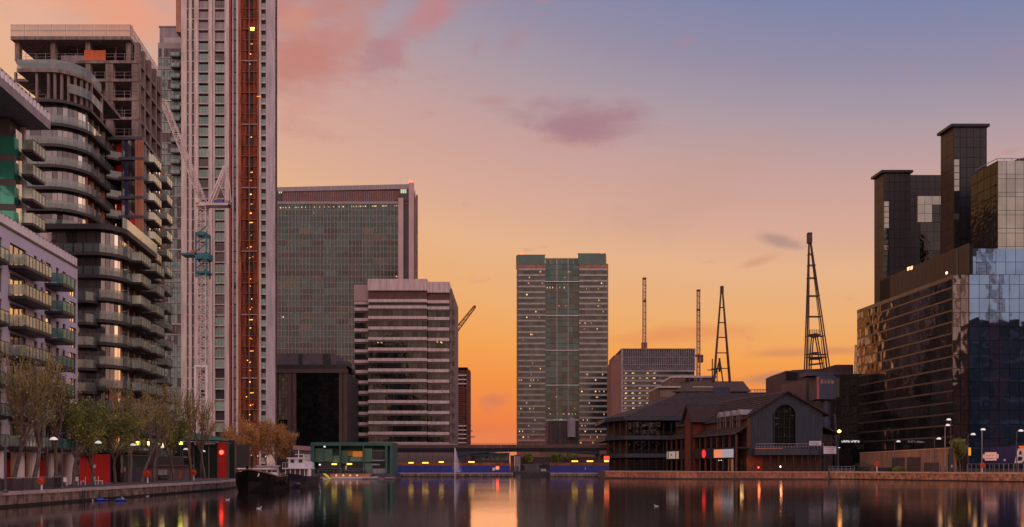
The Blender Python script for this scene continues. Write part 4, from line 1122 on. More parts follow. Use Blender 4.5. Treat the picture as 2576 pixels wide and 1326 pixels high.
for a, c, w_ in (((1812,905),(1796,962),.4),((1813,905),(1821,962),.4),((1794,902),(1794,962),.35),((1812,900),(1812,935),.6),((1806,930),(1806,962),.3)): mb.bar(dp(1816,*a,1.2), dp(1816,*c,1.2), w_)
mb.bar(dp(1816,1791,929,1.2), dp(1816,1818,925,1.2), .6); mb.bar(dp(1816,1782,930,1.2), dp(1816,1795,930,1.2), .3)
obj('luffing_frame', mb, m_derr, D1)
obj('machinery_house', MB().box(-2.6,-1.5,10,2.6,3,Z(975,Yd)-QR), m_derrblue, D1)
mb = MB()
for x in (-2.3,2.3):
    for y in (-1.4,2.9): mb.bar((x*1.3,y,0),(x,y,12),.5)
obj('gantry', mb, m_derr, D1)
Yd = 232.0
D2 = thing('dock_crane', 'larger blue grey dockside crane with tall ladder jib right of the gable', 'crane', (X(2057,Yd), Yd, QR))
mb = MB()
for y in (-1.1,1.1):
    mb.bar(dp(2057,2035.5,590,y*.1), dp(2057,2026.5,945,y), .28); mb.bar(dp(2057,2037,590,y*.1), dp(2057,2086,945,y), .28)
    mb.bar(dp(2057,2036,600,y*.1), dp(2057,2031,945,y), .17); mb.bar(dp(2057,2037,600,y*.1), dp(2057,2080,945,y), .17)
mb.bar(dp(2057,2036.3,586), dp(2057,2036.3,612), 1.2)
for l, r, py in ((2033,2043,640),(2032,2050,668),(2031,2052.5,700),(2030.5,2060,745),(2029,2067,797),(2028,2074,846),(2027,2080,892),(2026.5,2082,899)): mb.bar(dp(2057,l,py,-.7), dp(2057,r,py,-.7), .24); mb.bar(dp(2057,l,py,.7), dp(2057,r,py,.7), .22)
obj('jib', mb, m_derr, D2); mb = MB()
for y in (1.6,3.2):
    mb.bar(dp(2057,2052,838,y), dp(2057,2044,945,y), .28); mb.bar(dp(2057,2060,838,y), dp(2057,2080,945,y), .28)
    mb.bar(dp(2057,2047,885,y), dp(2057,2069,885,y), .28); mb.bar(dp(2057,2046,899,y), dp(2057,2073,899,y), .6); mb.bar(dp(2057,2044,915,y), dp(2057,2076,912,y), .35)
for px in (2042,2048,2054,2060,2066): mb.bar(dp(2057,px,828,1.6), dp(2057,px,839,1.6), .12)
mb.bar(dp(2057,2041,828,1.6), dp(2057,2068,828,1.6), .12); mb.bar(dp(2057,2041,833,1.6), dp(2057,2068,833,1.6), .1)
a, c = dp(2057,2041,841), dp(2057,2068,838); mb.box(a[0],1.2,a[2],c[0],3.4,c[2]); a, c = dp(2057,2052,846), dp(2057,2062,836); mb.box(a[0],1.4,a[2],c[0],3.2,c[2])
obj('luffing_frame', mb, m_derr, D2)
a, c = dp(2057,2024,947), dp(2057,2090,938); obj('turntable_deck', MB().box(a[0],-2,a[2],c[0],4,c[2]), m_derrblue, D2)
a, c = dp(2057,2047,1006), dp(2057,2094,948); obj('cab', MB().box(a[0],-2.4,a[2],c[0],3.6,c[2]), m_derrblue, D2)
obj('red_lit_edge', MB().box(a[0]-.03,-2.46,a[2],a[0]+.65,-2.38,c[2]-.3), m_pinkpaint_light, D2)  # red light on the cab edge, painted as a coloured strip
for i in range(4): bx('cab_window', D2, m_windark, a[0]+1.0+i*1.0, -2.44, c[2]-2.2, a[0]+1.8+i*1.0, -2.4, c[2]-1.0)
a, c = dp(2057,2064,1186), dp(2057,2090,1006); obj('column', MB().lathe([(1.7,0),(1.5,a[2]+8),(1.3,c[2])], 12, ((a[0]+c[0])/2, 0, 0)), m_derrblue, D2)
mb = MB()
for x in (-3.5,3.5):
    for y in (-2,4): mb.bar((x+1.5,y,0),(x*.7+1.5,y,16),.6)
    mb.bar((x+1.5,-2,6),(x*.7+1.5,4,12),.3)
obj('gantry', mb, m_derrblue, D2)
a, c = dp(2057,2094,1000), dp(2057,2108,952); obj('counterweight', MB().box(a[0],-1,a[2],c[0],3,c[2]), m_darkmetal2, D2)

# ------------------------------------------------------------------ tavern with the blue grey gable
m_clap = mat('blue_grey_boards', (0.032,0.041,0.055), .75, streak=.15, scale=.6, rand=.06); m_brick = mat('tavern_brick', (0.10,0.04,0.024), .85, var=.25, scale=1); m_tile = mat('brown_roof_tiles', (0.048,0.027,0.021), .85, var=.25, scale=.7, bump=.4)
m_timber = mat('dark_timber', (0.035,0.018,0.014), .8, var=.3, scale=1); m_fascia = mat('blue_grey_fascia', (0.033,0.042,0.055), .6, streak=.1); m_zinc = mat('pale_dormer_lead', (0.30,0.25,0.27), .6)
m_redlitbrick = mat('red_lit_brick', (0.16,0.035,0.016), .85, var=.2, scale=1)  # redder copy of the brick, red lamp light put into its colour
YT = 213.0
fT = Face(1881, YT); Tv = thing('tavern', 'waterside tavern with blue grey arched gable, brown tiled roofs and brick dormers', 'building', (fT.X0, YT, 0))
tx = lambda px: X(px,YT)-fT.X0; tz = lambda py: Z(py,YT)
dg = -.2; DL = 44.0
xl, xrr, xm = 0.0, tx(2070), tx(1979)
# gable wall built as upright boards, split by the arch
aw0, aw1, at, ab = tx(1947), tx(2002), tz(1017), tz(1122); am = (aw0+aw1)/2; ar = (aw1-aw0)/2
zap = tz(986)
def roofline(x):
    return tz(1050)+(zap-tz(1050))*(x-tx(1872))/(xm-tx(1872)) if x < xm else tz(1041)+(zap-tz(1041))*(tx(2083)-x)/(tx(2083)-xm)
x = xl; i = 0
NB = 42; bw = (xrr-xl)/NB
for i in range(NB):
    a, c = xl+i*bw, xl+(i+1)*bw-.02
    if c <= aw0 or a >= aw1 or True:
        def az_(x_):
            return at-ar+math.sqrt(max(0, ar*ar-(x_-am)**2)) if aw0 < x_ < aw1 else None
        za, zc = az_(max(a,aw0+.001)) if a < aw1 and c > aw0 else None, az_(min(c,aw1-.001)) if a < aw1 and c > aw0 else None
        y = .0+.03*(i % 2)
        if za is None:
            obj('board', MB().prism_y([(a,tz(1146)),(c,tz(1146)),(c,roofline(c)),(a,roofline(a))], y, .25), m_clap, Tv)
        else:
            obj('board', MB().prism_y([(a,max(za,zc) if False else za),(c,zc),(c,roofline(c)),(a,roofline(a))], y, .25), m_clap, Tv)
            obj('board', MB().prism_y([(a,tz(1146)),(c,tz(1146)),(c,ab),(a,ab)], y, .25), m_clap, Tv)
apts = [(aw1, ab), (aw1, at-ar)] + [(am+ar*math.cos(math.radians(t)), at-ar+ar*math.sin(math.radians(t))) for t in range(15,180,15)] + [(aw0, at-ar), (aw0, ab)]
obj('arched_glazing', MB().prism_y(apts, .7, .75), m_dglass, Tv)
mb = MB()
for (p, q_) in zip(apts, apts[1:]): mb.bar((p[0],-.02,p[1]), (q_[0],-.02,q_[1]), .16)
obj('arch_frame', mb, m_fascia, Tv); mb = MB()
for f_ in (.25,.5,.75): mb.bar((aw0+(aw1-aw0)*f_,.6,ab),(aw0+(aw1-aw0)*f_,.6,at-ar+ar*(.85 if f_ != .5 else 1)),.12)
for py in (1098,1075,1053,1036): mb.bar((aw0,.6,tz(py)),(aw1,.6,tz(py)),.10)
obj('glazing_bars', mb, m_timber, Tv)
# main roof: two planes with thickness, verge boards
def sk(x, y, z): return (x+dg*y, y, z)
def roofplane(name, p0, p1, q0, q1, th, m_, par):     # p = eave points, q = ridge points
    mb = MB(); n_ = (Vector(p1)-Vector(p0)).cross(Vector(q0)-Vector(p0)).normalized()*th
    if n_.z < 0: n_ = -n_
    a = [Vector(v) for v in (p0,p1,q1,q0)]; b2 = [v-n_ for v in a]
    mb.quad(*a); mb.quad(*b2[::-1])
    for i in range(4): j=(i+1)%4; mb.quad(a[i], b2[i], b2[j], a[j])
    if name in ('roof','lean_to_roof'):
        k_ = 11 if name == 'roof' else 4
        for i in range(1, k_):
            u, v = a[0].lerp(a[3], i/k_)+n_*.25, a[1].lerp(a[2], i/k_)+n_*.25; mb.bar(tuple(u), tuple(v), .14)
    return obj(name, mb, m_, par)
eL, eR = tz(1054), tz(1045)
roofplane('roof', sk(tx(1868),-.6,eL), sk(tx(1868),DL,eL), sk(xm,-.6,zap+.35), sk(xm,DL,zap+.35), .35, m_tile, Tv)
roofplane('roof', sk(tx(2086),-.6,eR), sk(tx(2086),DL,eR), sk(xm,-.6,zap+.35), sk(xm,DL,zap+.35), .35, m_tile, Tv)
mb = MB(); mb.bar((tx(1867),-.7,eL-.1),(xm,-.7,zap+.1),.35); mb.bar((tx(2087),-.7,eR-.1),(xm,-.7,zap+.1),.35); obj('verge_board', mb, m_timber, Tv)
obj('rear_body', MB().prism([(.3,.9),(xrr-.1,.9),(xrr+dg*DL,DL),(.3+dg*DL,DL)], QR, eL+.5), m_brick, Tv)
# balcony and canopy on the front
obj('balcony', MB().box(tx(1893),-2.2,tz(1145),tx(2066),.0,tz(1130)), m_fascia, Tv)
mb = MB()
for i in range(24): x = tx(1896)+i*(tx(2064)-tx(1896))/23; mb.bar((x,-2.1,tz(1130)),(x,-2.1,tz(1117)),.06)
mb.bar((tx(1896),-2.1,tz(1117)),(tx(2064),-2.1,tz(1117)),.12); mb.bar((tx(1896),-2.1,tz(1124)),(tx(2064),-2.1,tz(1124)),.06)
obj('balcony_railing', mb, m_greyclad, Tv)
bx('rail_board', Tv, m_orange, tx(1893), -2.26, tz(1130), tx(1960), -2.15, tz(1127.5)); 
# ground floor front
obj('front_wall', MB().box(0,.4,QR,tx(1920),.9,tz(1146)), m_redlitbrick, Tv)
obj('shop_glazing', MB().box(tx(1920),1.5,QR,xrr,1.6,tz(1146)), m_dglass, Tv)
for px in (1932,1952,1969,1990,2011,2026,2045,2066): bx('post', Tv, m_timber, tx(px)-.18, -1.9, QR, tx(px)+.18, -1.55, tz(1146))
m_inner = emit('interior_glow', (1.0,0.25,0.07), 1.2)
m_innerw = emit('interior_pale', (0.75,0.62,0.6), .25)
bx('lit_sign', Tv, emit('orange_sign', (1.0,0.16,0.03), 3.0), tx(1937), 1.0, tz(1175), tx(1943), 1.1, tz(1159))
bx('lit_interior', Tv, m_inner, tx(1950), 1.42, tz(1165), tx(1958), 1.46, tz(1157))
for a, c, u, d_ in ((1960,1966,1158,1172),(1976,1990,1152,1175),(2005,2017,1156,1178)): bx('interior_poster', Tv, m_innerw, tx(a), 1.42, tz(d_), tx(c), 1.46, tz(u))
# side eave
obj('side_lean', MB().prism_y([(xrr,tz(1068)),(tx(2112),tz(1090)),(tx(2112),tz(1093)),(xrr,tz(1073))], 0, 18), m_tile, Tv)
obj('side_wall', MB().box(xrr+.1,1.5,QR,tx(2100),17,tz(1092)), m_timber, Tv)
# long left side: brick dormers above a lean-to roof
fS = Face(1700, 258, .2, -1)
sd = thing('dormer_wing', 'long brick tavern wing with arched dormers and tiled lean-to facing the water', 'building', fS.loc, fS.rz)
SL = fS.s(1878)
zE = eL; 
obj('brick_wall', MB().box(0,.2,8,SL,1.2,zE+.2), m_brick, sd)
def arched(parent, s0, w_, zb_, zt_, y):
    r_ = w_/2; pts = [(s0+w_,zb_),(s0+w_,zt_-r_)]+[(s0+r_+r_*math.cos(math.radians(t)), zt_-r_+r_*math.sin(math.radians(t))) for t in range(20,180,20)]+[(s0,zt_-r_),(s0,zb_)]
    o = obj('arched_window', MB().prism_y(pts, y, y+.06), m_dglass, parent); mb = MB()
    for p, q_ in zip(pts, pts[1:]): mb.bar((p[0],y-.03,p[1]),(q_[0],y-.03,q_[1]),.14)
    obj('window_frame', mb, m_zinc, o)
for px in (1736, 1750, 1814, 1828, 1845, 1862):
    s0 = fS.s(px); Yl = fS.Y0+s0*fS.dy; w_ = 1.15*(Yl/213)
    zt_ = zE+1.9
    obj('dormer', MB().box(s0-w_*.9,-.5,zE-3.6,s0+w_*.9,2.5,zE+1.5), m_brick, sd)
    arched(sd, s0-w_*.5, w_, zE-3.0, zE+1.3, -.58)
    obj('dormer_roof', MB().prism_y([(s0-w_*1.2,zE+1.2),(s0+w_*1.2,zE+1.2),(s0+w_*.75,zE+2.3),(s0,zE+2.65),(s0-w_*.75,zE+2.3)], -.65, 3.6), m_zinc, sd)
for a, c in ((1700,1752),(1772,1879)):
    a, c = fS.s(a), fS.s(c)
    roofplane('lean_to_roof', (a,-3.6,11.6), (c,-3.6,11.6), (a,.3,14.0), (c,.3,14.0), .25, m_tile, sd)
    obj('upper_glazing', MB().box(a+.2,-2.2,8.4,c-.2,-2.1,11.6), m_dglass, sd)
    obj('sign_fascia', MB().box(a,-3.3,5.4,c,-2.9,7.9), m_timber, sd)
    obj('lower_glazing', MB().box(a+.2,-1.2,QR,c-.2,-1.1,5.4), m_dglass, sd)
    n_ = max(2,int((c-a)/3.6))
    for i in range(n_+1):
        x = a+(c-a)*i/n_; bx('post', sd, m_brick if i % 2 else m_redlitbrick, x-.22, -3.2, QR, x+.22, -2.8, 11.4)
    obj('floor_beam', MB().box(a,-3.25,7.9,c,.2,8.3), m_timber, sd)
def signb(px0, px1, m_, z0_=5.6, z1_=7.8, y=-3.42, name='sign_board'):
    a, c = fS.s(px0), fS.s(px1); return bx(name, sd, m_, a, y, z0_, c, y+.1, z1_)
m_sign = emit('pale_sign', (0.8,0.62,0.52), .22, (0.6,0.55,0.5)); m_signb = emit('blue_white_sign', (0.55,0.6,0.72), .30, (0.5,0.5,0.55)); m_signo = emit('orange_sign_panel', (1.0,0.34,0.16), .45); m_signr = emit('red_roundel', (1.0,0.03,0.02), 1.2)
signb(1703,1733,m_sign); signb(1714,1716,m_timber,6.5,7.1,-3.46); signb(1706,1708,m_timber,5.7,7.7,-3.46); signb(1726,1728,m_timber,5.7,7.7,-3.46)
signb(1791,1812,m_navy); 
a = fS.s(1800); obj('red_roundel', MB().prism_y([(a+1.15*math.cos(t*pi/8),6.75+1.15*math.sin(t*pi/8)) for t in range(16)], -3.56, -3.5), m_signr, sd)
signb(1825,1846,m_signo); signb(1846.2,1875,m_signb)
for px in (1857,1863):
    a = fS.s(px); obj('lit_column', MB().box(a-.35,-2.7,QR,a+.35,-2.2,5.3), mat('yellowish_column', (0.5,0.38,0.2), .7), sd)
for px, m_ in ((1830,m_lampwhite),(1836,m_lampwhite),(1862,m_lampwarm)):
    a = fS.s(px); obj('lamp', MB().lathe([(0,-.15),(.18,0),(0,.15)],8), m_, sd, (a,-2.5,4.9))
# tall gabled brick bay between the dormers
s0 = fS.s(1753); s1 = fS.s(1771)
obj('brick_bay', MB().box(s0,-3.9,QR,s1,1,15.9), m_redlitbrick, sd)
obj('bay_timber', MB().box(s0-.1,-4.0,QR,s0+.5,-3.6,16).box(s1-.5,-4.0,QR,s1+.1,-3.6,16), m_timber, sd)
sm_ = (s0+s1)/2
roofplane('bay_roof', (s0-1.6,-4.6,16.0), (s0-1.6,9,16.0), (sm_,-4.6,21.4), (sm_,9,21.4), .25, m_tile, sd)
roofplane('bay_roof', (s1+1.6,-4.6,16.0), (s1+1.6,9,16.0), (sm_,-4.6,21.4), (sm_,9,21.4), .25, m_tile, sd)
obj('bay_gable', MB().prism_y([(s0-.4,15.9),(s1+.4,15.9),(sm_,20.6)], -3.9, 1), m_brick, sd)

# broad hip-roofed terrace house on the left
YP = 258.0
Pv = thing('terrace_house', 'dark timber terrace house with wide hipped roof and three blue grey balconies', 'building', (X(1575,YP), YP, 0)); pxx = lambda px: X(px,YP)-X(1575,YP)
pz = lambda py: Z(py,YP)
wP = pxx(1765); xlft = X(1528,270)-X(1575,YP); dpt = 38.0
plan = [(0,0),(wP,0),(wP,dpt),(xlft,dpt),(xlft,10)]
def grow(pl, d):
    out = []
    n_ = len(pl)
    for i in range(n_):
        p, a, c = Vector(pl[i]), Vector(pl[i-1]), Vector(pl[(i+1)%n_])
        e1 = (p-a).normalized(); e2_ = (c-p).normalized(); n1 = Vector((e1.y,-e1.x)); n2_ = Vector((e2_.y,-e2_.x)); m_ = (n1+n2_); m_ = m_/max(.3, m_.length**2/2)
        out.append(tuple(p+m_*d))
    return out
ev = grow(plan, 1.3); ze = pz(1048); zr_ = Z(989,275)
rid = [(X(1712,275)-X(1575,YP), 17), (X(1875,275)-X(1575,YP), 17)]
mb = MB(); E3 = [(p[0],p[1],ze) for p in ev]; R0, R1 = (rid[0][0],17,zr_), (rid[1][0],17,zr_)
mb.quad(E3[0],(rid[1][0]+4,ev[1][1],ze),R1,R0); mb.quad(E3[4],E3[0],R0); mb.quad(E3[3],E3[4],R0); mb.quad((rid[1][0]+4,ev[2][1],ze),E3[3],R0,R1)
obj('roof', mb, m_tile, Pv)
obj('roof_fascia', MB().prism(ev, pz(1058), ze-.02), m_fascia, Pv)
for py0, py1 in ((1096,1106),(1141,1151)): obj('balcony_slab', MB().prism(grow(plan,1.0), pz(py1), pz(py0)), m_fascia, Pv)
obj('core', MB().prism(grow(plan,-2.5), QR, pz(1060)), m_timber, Pv)
for k, (zt_, zb_) in enumerate(((1058,1096),(1106,1141),(1151,1190))):
    for i in range(11):
        x = .2+i*(wP-.4)/10; bx('post', Pv, m_timber, x-.13, .1, pz(zb_), x+.13, .4, pz(zt_)) if k < 2 or i < 7 else None
    for i in range(4):
        t_ = i/3; bx('post', Pv, m_brick, xlft*t_-.2+.1, 10*t_, pz(zb_), xlft*t_+.2, 10*t_+.4, pz(zt_))
    for i in range(10):
        w_ = (wP-2)/10; bx('window_pane', Pv, m_dglass, 1+i*w_+.05, 2.35, pz(zb_)+.1, 1+(i+1)*w_-.05, 2.42, pz(zt_)-.4)
    mb = MB()
    g_ = grow(plan,.8)
    for j in range(4 if k < 2 else 9):
        z_ = pz(zb_)+.35+j*(.3 if k < 2 else .45)
        mb.bar((g_[0][0],g_[0][1],z_),(wP,g_[0][1],z_),.07 if k < 2 else .12); mb.bar((g_[4][0],g_[4][1],z_),(g_[0][0],g_[0][1],z_),.07)
    obj('railing', mb, m_timber, Pv)
obj('flank_board', MB().box(pxx(1700),.05,pz(1096),wP,.6,pz(1058)), m_fascia, Pv)
for px in (1761,1766,1772): pass
# free-standing boards by the tavern
def board(px0, px1, py0, py1, Y, m_, label, name='sign_board', cat='sign', leg=True):
    t = thing(name, label, cat, (X(px0,Y), Y, QR)); w_ = X(px1,Y)-X(px0,Y)
    obj('panel', MB().box(0,0,Z(py1,Y)-QR,w_,.12,Z(py0,Y)-QR), m_, t)
    obj('panel_frame', MB().box(-.06,.02,Z(py1,Y)-QR-.06,w_+.06,.1,Z(py1,Y)-QR).box(-.06,.02,Z(py0,Y)-QR,w_+.06,.1,Z(py0,Y)-QR+.06), m_darkmetal, t)
    if leg: obj('post', MB().box(.2,.03,0,.32,.1,Z(py1,Y)-QR).box(w_-.32,.03,0,w_-.2,.1,Z(py1,Y)-QR), m_darkmetal, t)
    return t, w_
m_brd = mat('white_board', (0.60,0.54,0.60), .6); m_ink = mat('grey_lettering', (0.22,0.2,0.25), .7)
for a, c, u, d_, Y, lab in ((2036,2066,1109.5,1121,210.6,'small white notice board at the right end of the tavern balcony'), (2072,2103.5,1123,1141.5,209.5,'white notice board on posts right of the tavern')):
    t, w_ = board(a, c, u, d_, Y, m_brd, lab)
    for r in range(3):
        x = .35
        while x < w_-.6:
            l = RN.uniform(.18,.5); zz = Z(u+2.2+r*(d_-u)/3.4,Y)-QR; bx('lettering', t, m_ink, x, -.03, zz-.14, x+l, 0, zz+.02); x += l+.12

# ------------------------------------------------------------------ right: dark granite towers and mirror glass offices
SS = 200/185.0
m_gran = mat('dark_granite', (0.02,0.019,0.022), .5, var=.1, scale=.15, spec=.3); m_grang = mat('granite_panel', (0.024,0.023,0.028), .45, rand=.12, var=.05, spec=.3); m_granl = mat('granite_side', (0.038,0.025,0.021), .5, spec=.3, rand=.12)
m_mirror = glass('sky_tinted_mirror_glass', (0.12,0.235,0.42), .03, .92, .10, .5, .16); m_mirrord = glass('dark_mirror_glass', (0.13,0.128,0.13), .03, .85, .3, .75, .2)  # front glass tint carries the blue of the reflected sky
m_mirrorp = glass('pale_mirror_glass', (0.22,0.25,0.24), .05, .9, .12, .3, .3); m_mull = mat('black_mullion', (0.006,0.006,0.007), .6, spec=.2)
def panels(root, m_, x0, x1, z0_, z1_, nx_, nz_, y, gap=.05, name='panel', skip=None, alt=None):
    w_, h_ = (x1-x0)/nx_, (z1_-z0_)/nz_
    for i in range(nx_):
        for j in range(nz_):
            mm_ = m_
            if alt: mm_ = alt(i, j) or m_
            bx(name, root, mm_, x0+i*w_+gap, y, z0_+j*h_+gap, x0+(i+1)*w_-gap, y+.08, z0_+(j+1)*h_-gap)
def side_root(px_near, Y, length):
    """frame of a left flank: starts at its far end, runs towards the viewer"""
    x0 = X(px_near,Y)-.09*length; return (x0, Y+length, 0), math.atan2(-1, .09), math.hypot(length, .09*length)
def tower(name, label, px0, px1, pt, Y, depth, pxs, cap=True, bay=None, nx_=5, nz_=26):
    t = thing(name, label, 'building', (X(px0,Y),Y,0)); w_ = X(px1,Y)-X(px0,Y); zt_ = Z(pt,Y)
    sp_ = -.09*depth
    obj('core', MB().prism([(.1,.1),(w_-.1,.1),(w_-.1+sp_,depth),(.1+sp_,depth)], QR, zt_-.5), m_mull, t)
    panels(t, m_grang, 0, w_, zt_-60, zt_-.8, nx_, 20, 0)
    a = math.atan2(-1,.09); n_ = max(2,int(depth/2.6)); L = math.hypot(depth, sp_)
    for i in range(n_):
        for j in range(14):
            h_ = 60/14; o = bx('side_panel', t, m_granl, 0, 0, 0, L/n_-.08, .08, h_-.08)
            f_ = i/n_; o.location = (sp_*(1-f_), depth*(1-f_), zt_-60+j*h_); o.rotation_euler = (0,0,a)
    if cap: obj('cap', MB().prism([(-.9,-.6),(w_+.5,-.6),(w_+.5+sp_,depth+.5),(-.9+sp_,depth+.5)], zt_-.8, zt_), m_gran, t)
    return t, w_, zt_
t3, w3, z3 = tower('granite_tower', 'slim dark granite tower with flat cap, lower one at far left of the pair', 2223, 2291, 429, 240*SS, 5.6, None)
obj('round_tank', MB().lathe([(1.2,0),(1.2,.7),(.6,1.1),(0,1.2)],12), m_gran, t3, (w3*.42, 3, z3))
t5, w5_, z5_ = tower('granite_tower', 'tallest dark granite tower with flat cap near the right edge', 2398.5, 2483, 313, 222*SS, 6.1, None)
for t_, w_, zt_, zb_, off in ((t3,w3,Z(508,240*SS),Z(700,240*SS),0),(t5,w5_,Z(403,222*SS),Z(640,222*SS),0)):
    n_ = 14
    obj('bay_core', MB().box(-.25,-.75,zb_,1.35,.0,zt_), m_gran, t_)
    for j in range(n_):
        h_ = (zt_-zb_)/n_; bx('bay_glass', t_, m_mirrorp if j != 5 else m_win, -.2, -.82, zb_+j*h_+.1, 1.25, -.78, zb_+(j+1)*h_-.1)
YR4 = 250*SS
R4 = thing('granite_block', 'dark granite block with a pale mirror glass window band between the two granite towers', 'building', (X(2290,YR4),YR4,0)); rx = lambda px: X(px,YR4)-X(2290,YR4); rz4 = lambda py: Z(py,YR4)
obj('body', MB().prism([(0,.1),(rx(2420),.1),(rx(2420),14),(-2.6,14)], QR, rz4(440)), m_gran, R4)
obj('side_wing', MB().box(rx(2270),2,QR,0,12,rz4(470)), m_gran, R4)
panels(R4, m_grang, 0, rx(2400), rz4(492), rz4(441), 7, 3, 0)
panels(R4, m_mirrorp, rx(2308), rx(2400), rz4(559), rz4(493), 5, 3, -.02, alt=lambda i,j: m_dglass if (i >= 2 and j < 2) else None)
panels(R4, m_dglass, rx(2315), rx(2400), rz4(700), rz4(560), 5, 6, -.02)
panels(R4, m_grang, rx(2290), rx(2312), rz4(700), rz4(494), 2, 8, .0)
panels(R4, m_dglass, rx(2240), rx(2272), rz4(720), rz4(578), 2, 6, -1.0)
# right glass cube above
YR6 = 205*SS; R6 = thing('glass_cube', 'pale mirror glass upper block with dark side at the right edge', 'building', (X(2510,YR6),YR6,0)); r6 = lambda px: X(px,YR6)-X(2510,YR6); z6 = lambda py: Z(py,YR6)
obj('body', MB().prism([(.05,.15),(24,.15),(24,11),(-1.1,11)], z6(700), z6(404)), m_mull, R6)
wv = (r6(2576)-0)/3.0
h6 = (z6(404)-z6(650))/5.4
for r in range(6):
    zt_ = z6(404)-r*h6
    for i in range(9):
        bx('glass_pane', R6, m_mirrorp, i*wv+.06, 0, zt_-h6*.74, (i+1)*wv-.06, .08, zt_-.06)
        bx('glass_pane', R6, m_mirrorp, i*wv+.06, 0, zt_-h6+.04, (i+1)*wv-.06, .08, zt_-h6*.76)
for i in range(4):
    for j in range(9):
        o = bx('side_panel', R6, m_dglass, 0,0,0, 2.65,.08,2.9); o.location = (-1.1+.27*i, 11-2.75*i, z6(404)-3.1*(j+1)); o.rotation_euler = (0,0,math.atan2(-1,.1))
mb = MB(); mb.bar((0,.3,z6(398)),(24,.3,z6(398)),.15)
for i in range(12): mb.bar((i*2,.3,z6(404)),(i*2,.3,z6(398)),.12)
mb.bar((0,.3,z6(398)),(-1,9,z6(398)),.15); obj('roof_railing', mb, m_greyclad, R6)
obj('roof_wedge', MB().prism_y([(r6(2545),z6(404)),(24,z6(404)),(24,z6(360)),(r6(2580),z6(388))], 3, 9), m_granl, R6)
# main mirror glass block: front grid and long left flank
YR1 = 200.0
R1 = thing('mirror_office', 'big dark mirror glass office with blue grid front on the right waterside', 'building', (X(2396,YR1),YR1,0)); r1 = lambda px: X(px,YR1)-X(2396,YR1); z1_ = lambda py: Z(py,YR1)
L1 = 45.5; xs1 = -.09*L1
fw = r1(2860)
obj('body', MB().prism([(.1,.1),(fw,.1),(fw,L1),(xs1,L1)], QR, z1_(691)), m_mull, R1)
Y2 = 205.5
zt2 = Z(625, Y2)
obj('upper_body', MB().prism([(r1(2436)+1.0,5.7),(fw,5.7),(fw,L1-4),(r1(2436)+xs1+1.1,L1-4)], z1_(700), zt2-.1), m_mull, R1)
pw = 2.45; ph = 3.42
ncol = 16
for i in range(ncol):
    for j in range(-1, 16):
        zt_ = zt2 - j*ph
        x0 = r1(2438)+i*pw
        up = j < 2
        if zt_-ph < QR+1: continue
        y = 5.5 if up else -.02
        if up and j == -1: continue
        if j == 2: zt_ = min(zt_, z1_(691))
        bx('mirror_pane', R1, m_mirror, x0+.05, y, zt2-(j+1)*ph+.05, x0+pw-.05, y+.07, zt_-.05)
for j in range(2, 16):
    zt_ = min(zt2-j*ph, z1_(691))
    if zt2-(j+1)*ph < QR+1: continue
    for i in range(2): bx('mirror_pane', R1, m_mirrord, .1+i*1.95, -.02, zt2-(j+1)*ph+.05, .1+i*1.95+1.85, .05, zt_-.05)
obj('roof_terrace', MB().box(0,.1,z1_(691),fw,5.4,z1_(690)), m_gran, R1)
aS = math.atan2(-1,.09)
NSx = 20; NSz = 15; wS = math.hypot(L1,xs1)/NSx; hS = (z1_(691)-8)/NSz
for i in range(NSx):
    for j in range(NSz):
        o = bx('flank_pane', R1, m_mirrord, 0,0,0, wS-.05,.07,hS-(.5 if j < NSz-1 else 1.1)); f_ = i/NSx
        o.location = (xs1*(1-f_)-.02, L1*(1-f_), 8+j*hS+.02); o.rotation_euler = (0,0,aS+RN.uniform(-.006,.006))
m_spn = mat('flank_band', (0.10,0.075,0.065), .35, rand=.1)
for j in range(NSz):
    for i in range(5):
        o = bx('flank_band', R1, m_spn, 0,0,0, wS*4-.03,.12,.42 if j < NSz-1 else 1.0); f_ = i/5
        o.location = (xs1*(1-f_)-.05, L1*(1-f_), 8+(j+1)*hS-(.48 if j < NSz-1 else 1.05)); o.rotation_euler = (0,0,aS)
# upper flank parapet of brown panels
xu0 = r1(2436)+1.0; 
fU = Face(2205, Y2+38, .09, -1)
LU = fU.s(2436)
U = thing('roof_parapet', 'brown panelled rooftop parapet stepping down along the mirror glass office', 'parapet', fU.loc, fU.rz)
zU = zt2; zUb = zt2-7.4
nU = 22
for i in range(nU):
    w_ = LU/nU; bx('parapet_panel', U, m_granl, i*w_+.03, 0, zUb, (i+1)*w_-.03, .3, zU+.2)
obj('backing', MB().box(0,.32,zUb-.3,LU,1.2,zU), m_mull, U)
mb = MB(); mb.bar((0,.2,zU+1.2),(LU*.82,.2,zU+1.2),.1)
for i in range(18): mb.bar((i*2,.2,zU+.2),(i*2,.2,zU+1.2),.08)
obj('railing', mb, m_gran, U)
for a, py, s_ in ((2283,676,.8),(2291,674,.8)): 
    s0 = fU.s(a); obj('lit_lantern', MB().box(s0,-.1,fU.z(py+5,a),s0+.9,.1,fU.z(py-3,a)), emit('orange_lantern', (1.0,0.5,0.25), 2.0), U)
bx('lamp', U, m_lampwarm, fU.s(2380), -.1, fU.z(690,2380), fU.s(2380)+.6, 0, fU.z(685,2380))

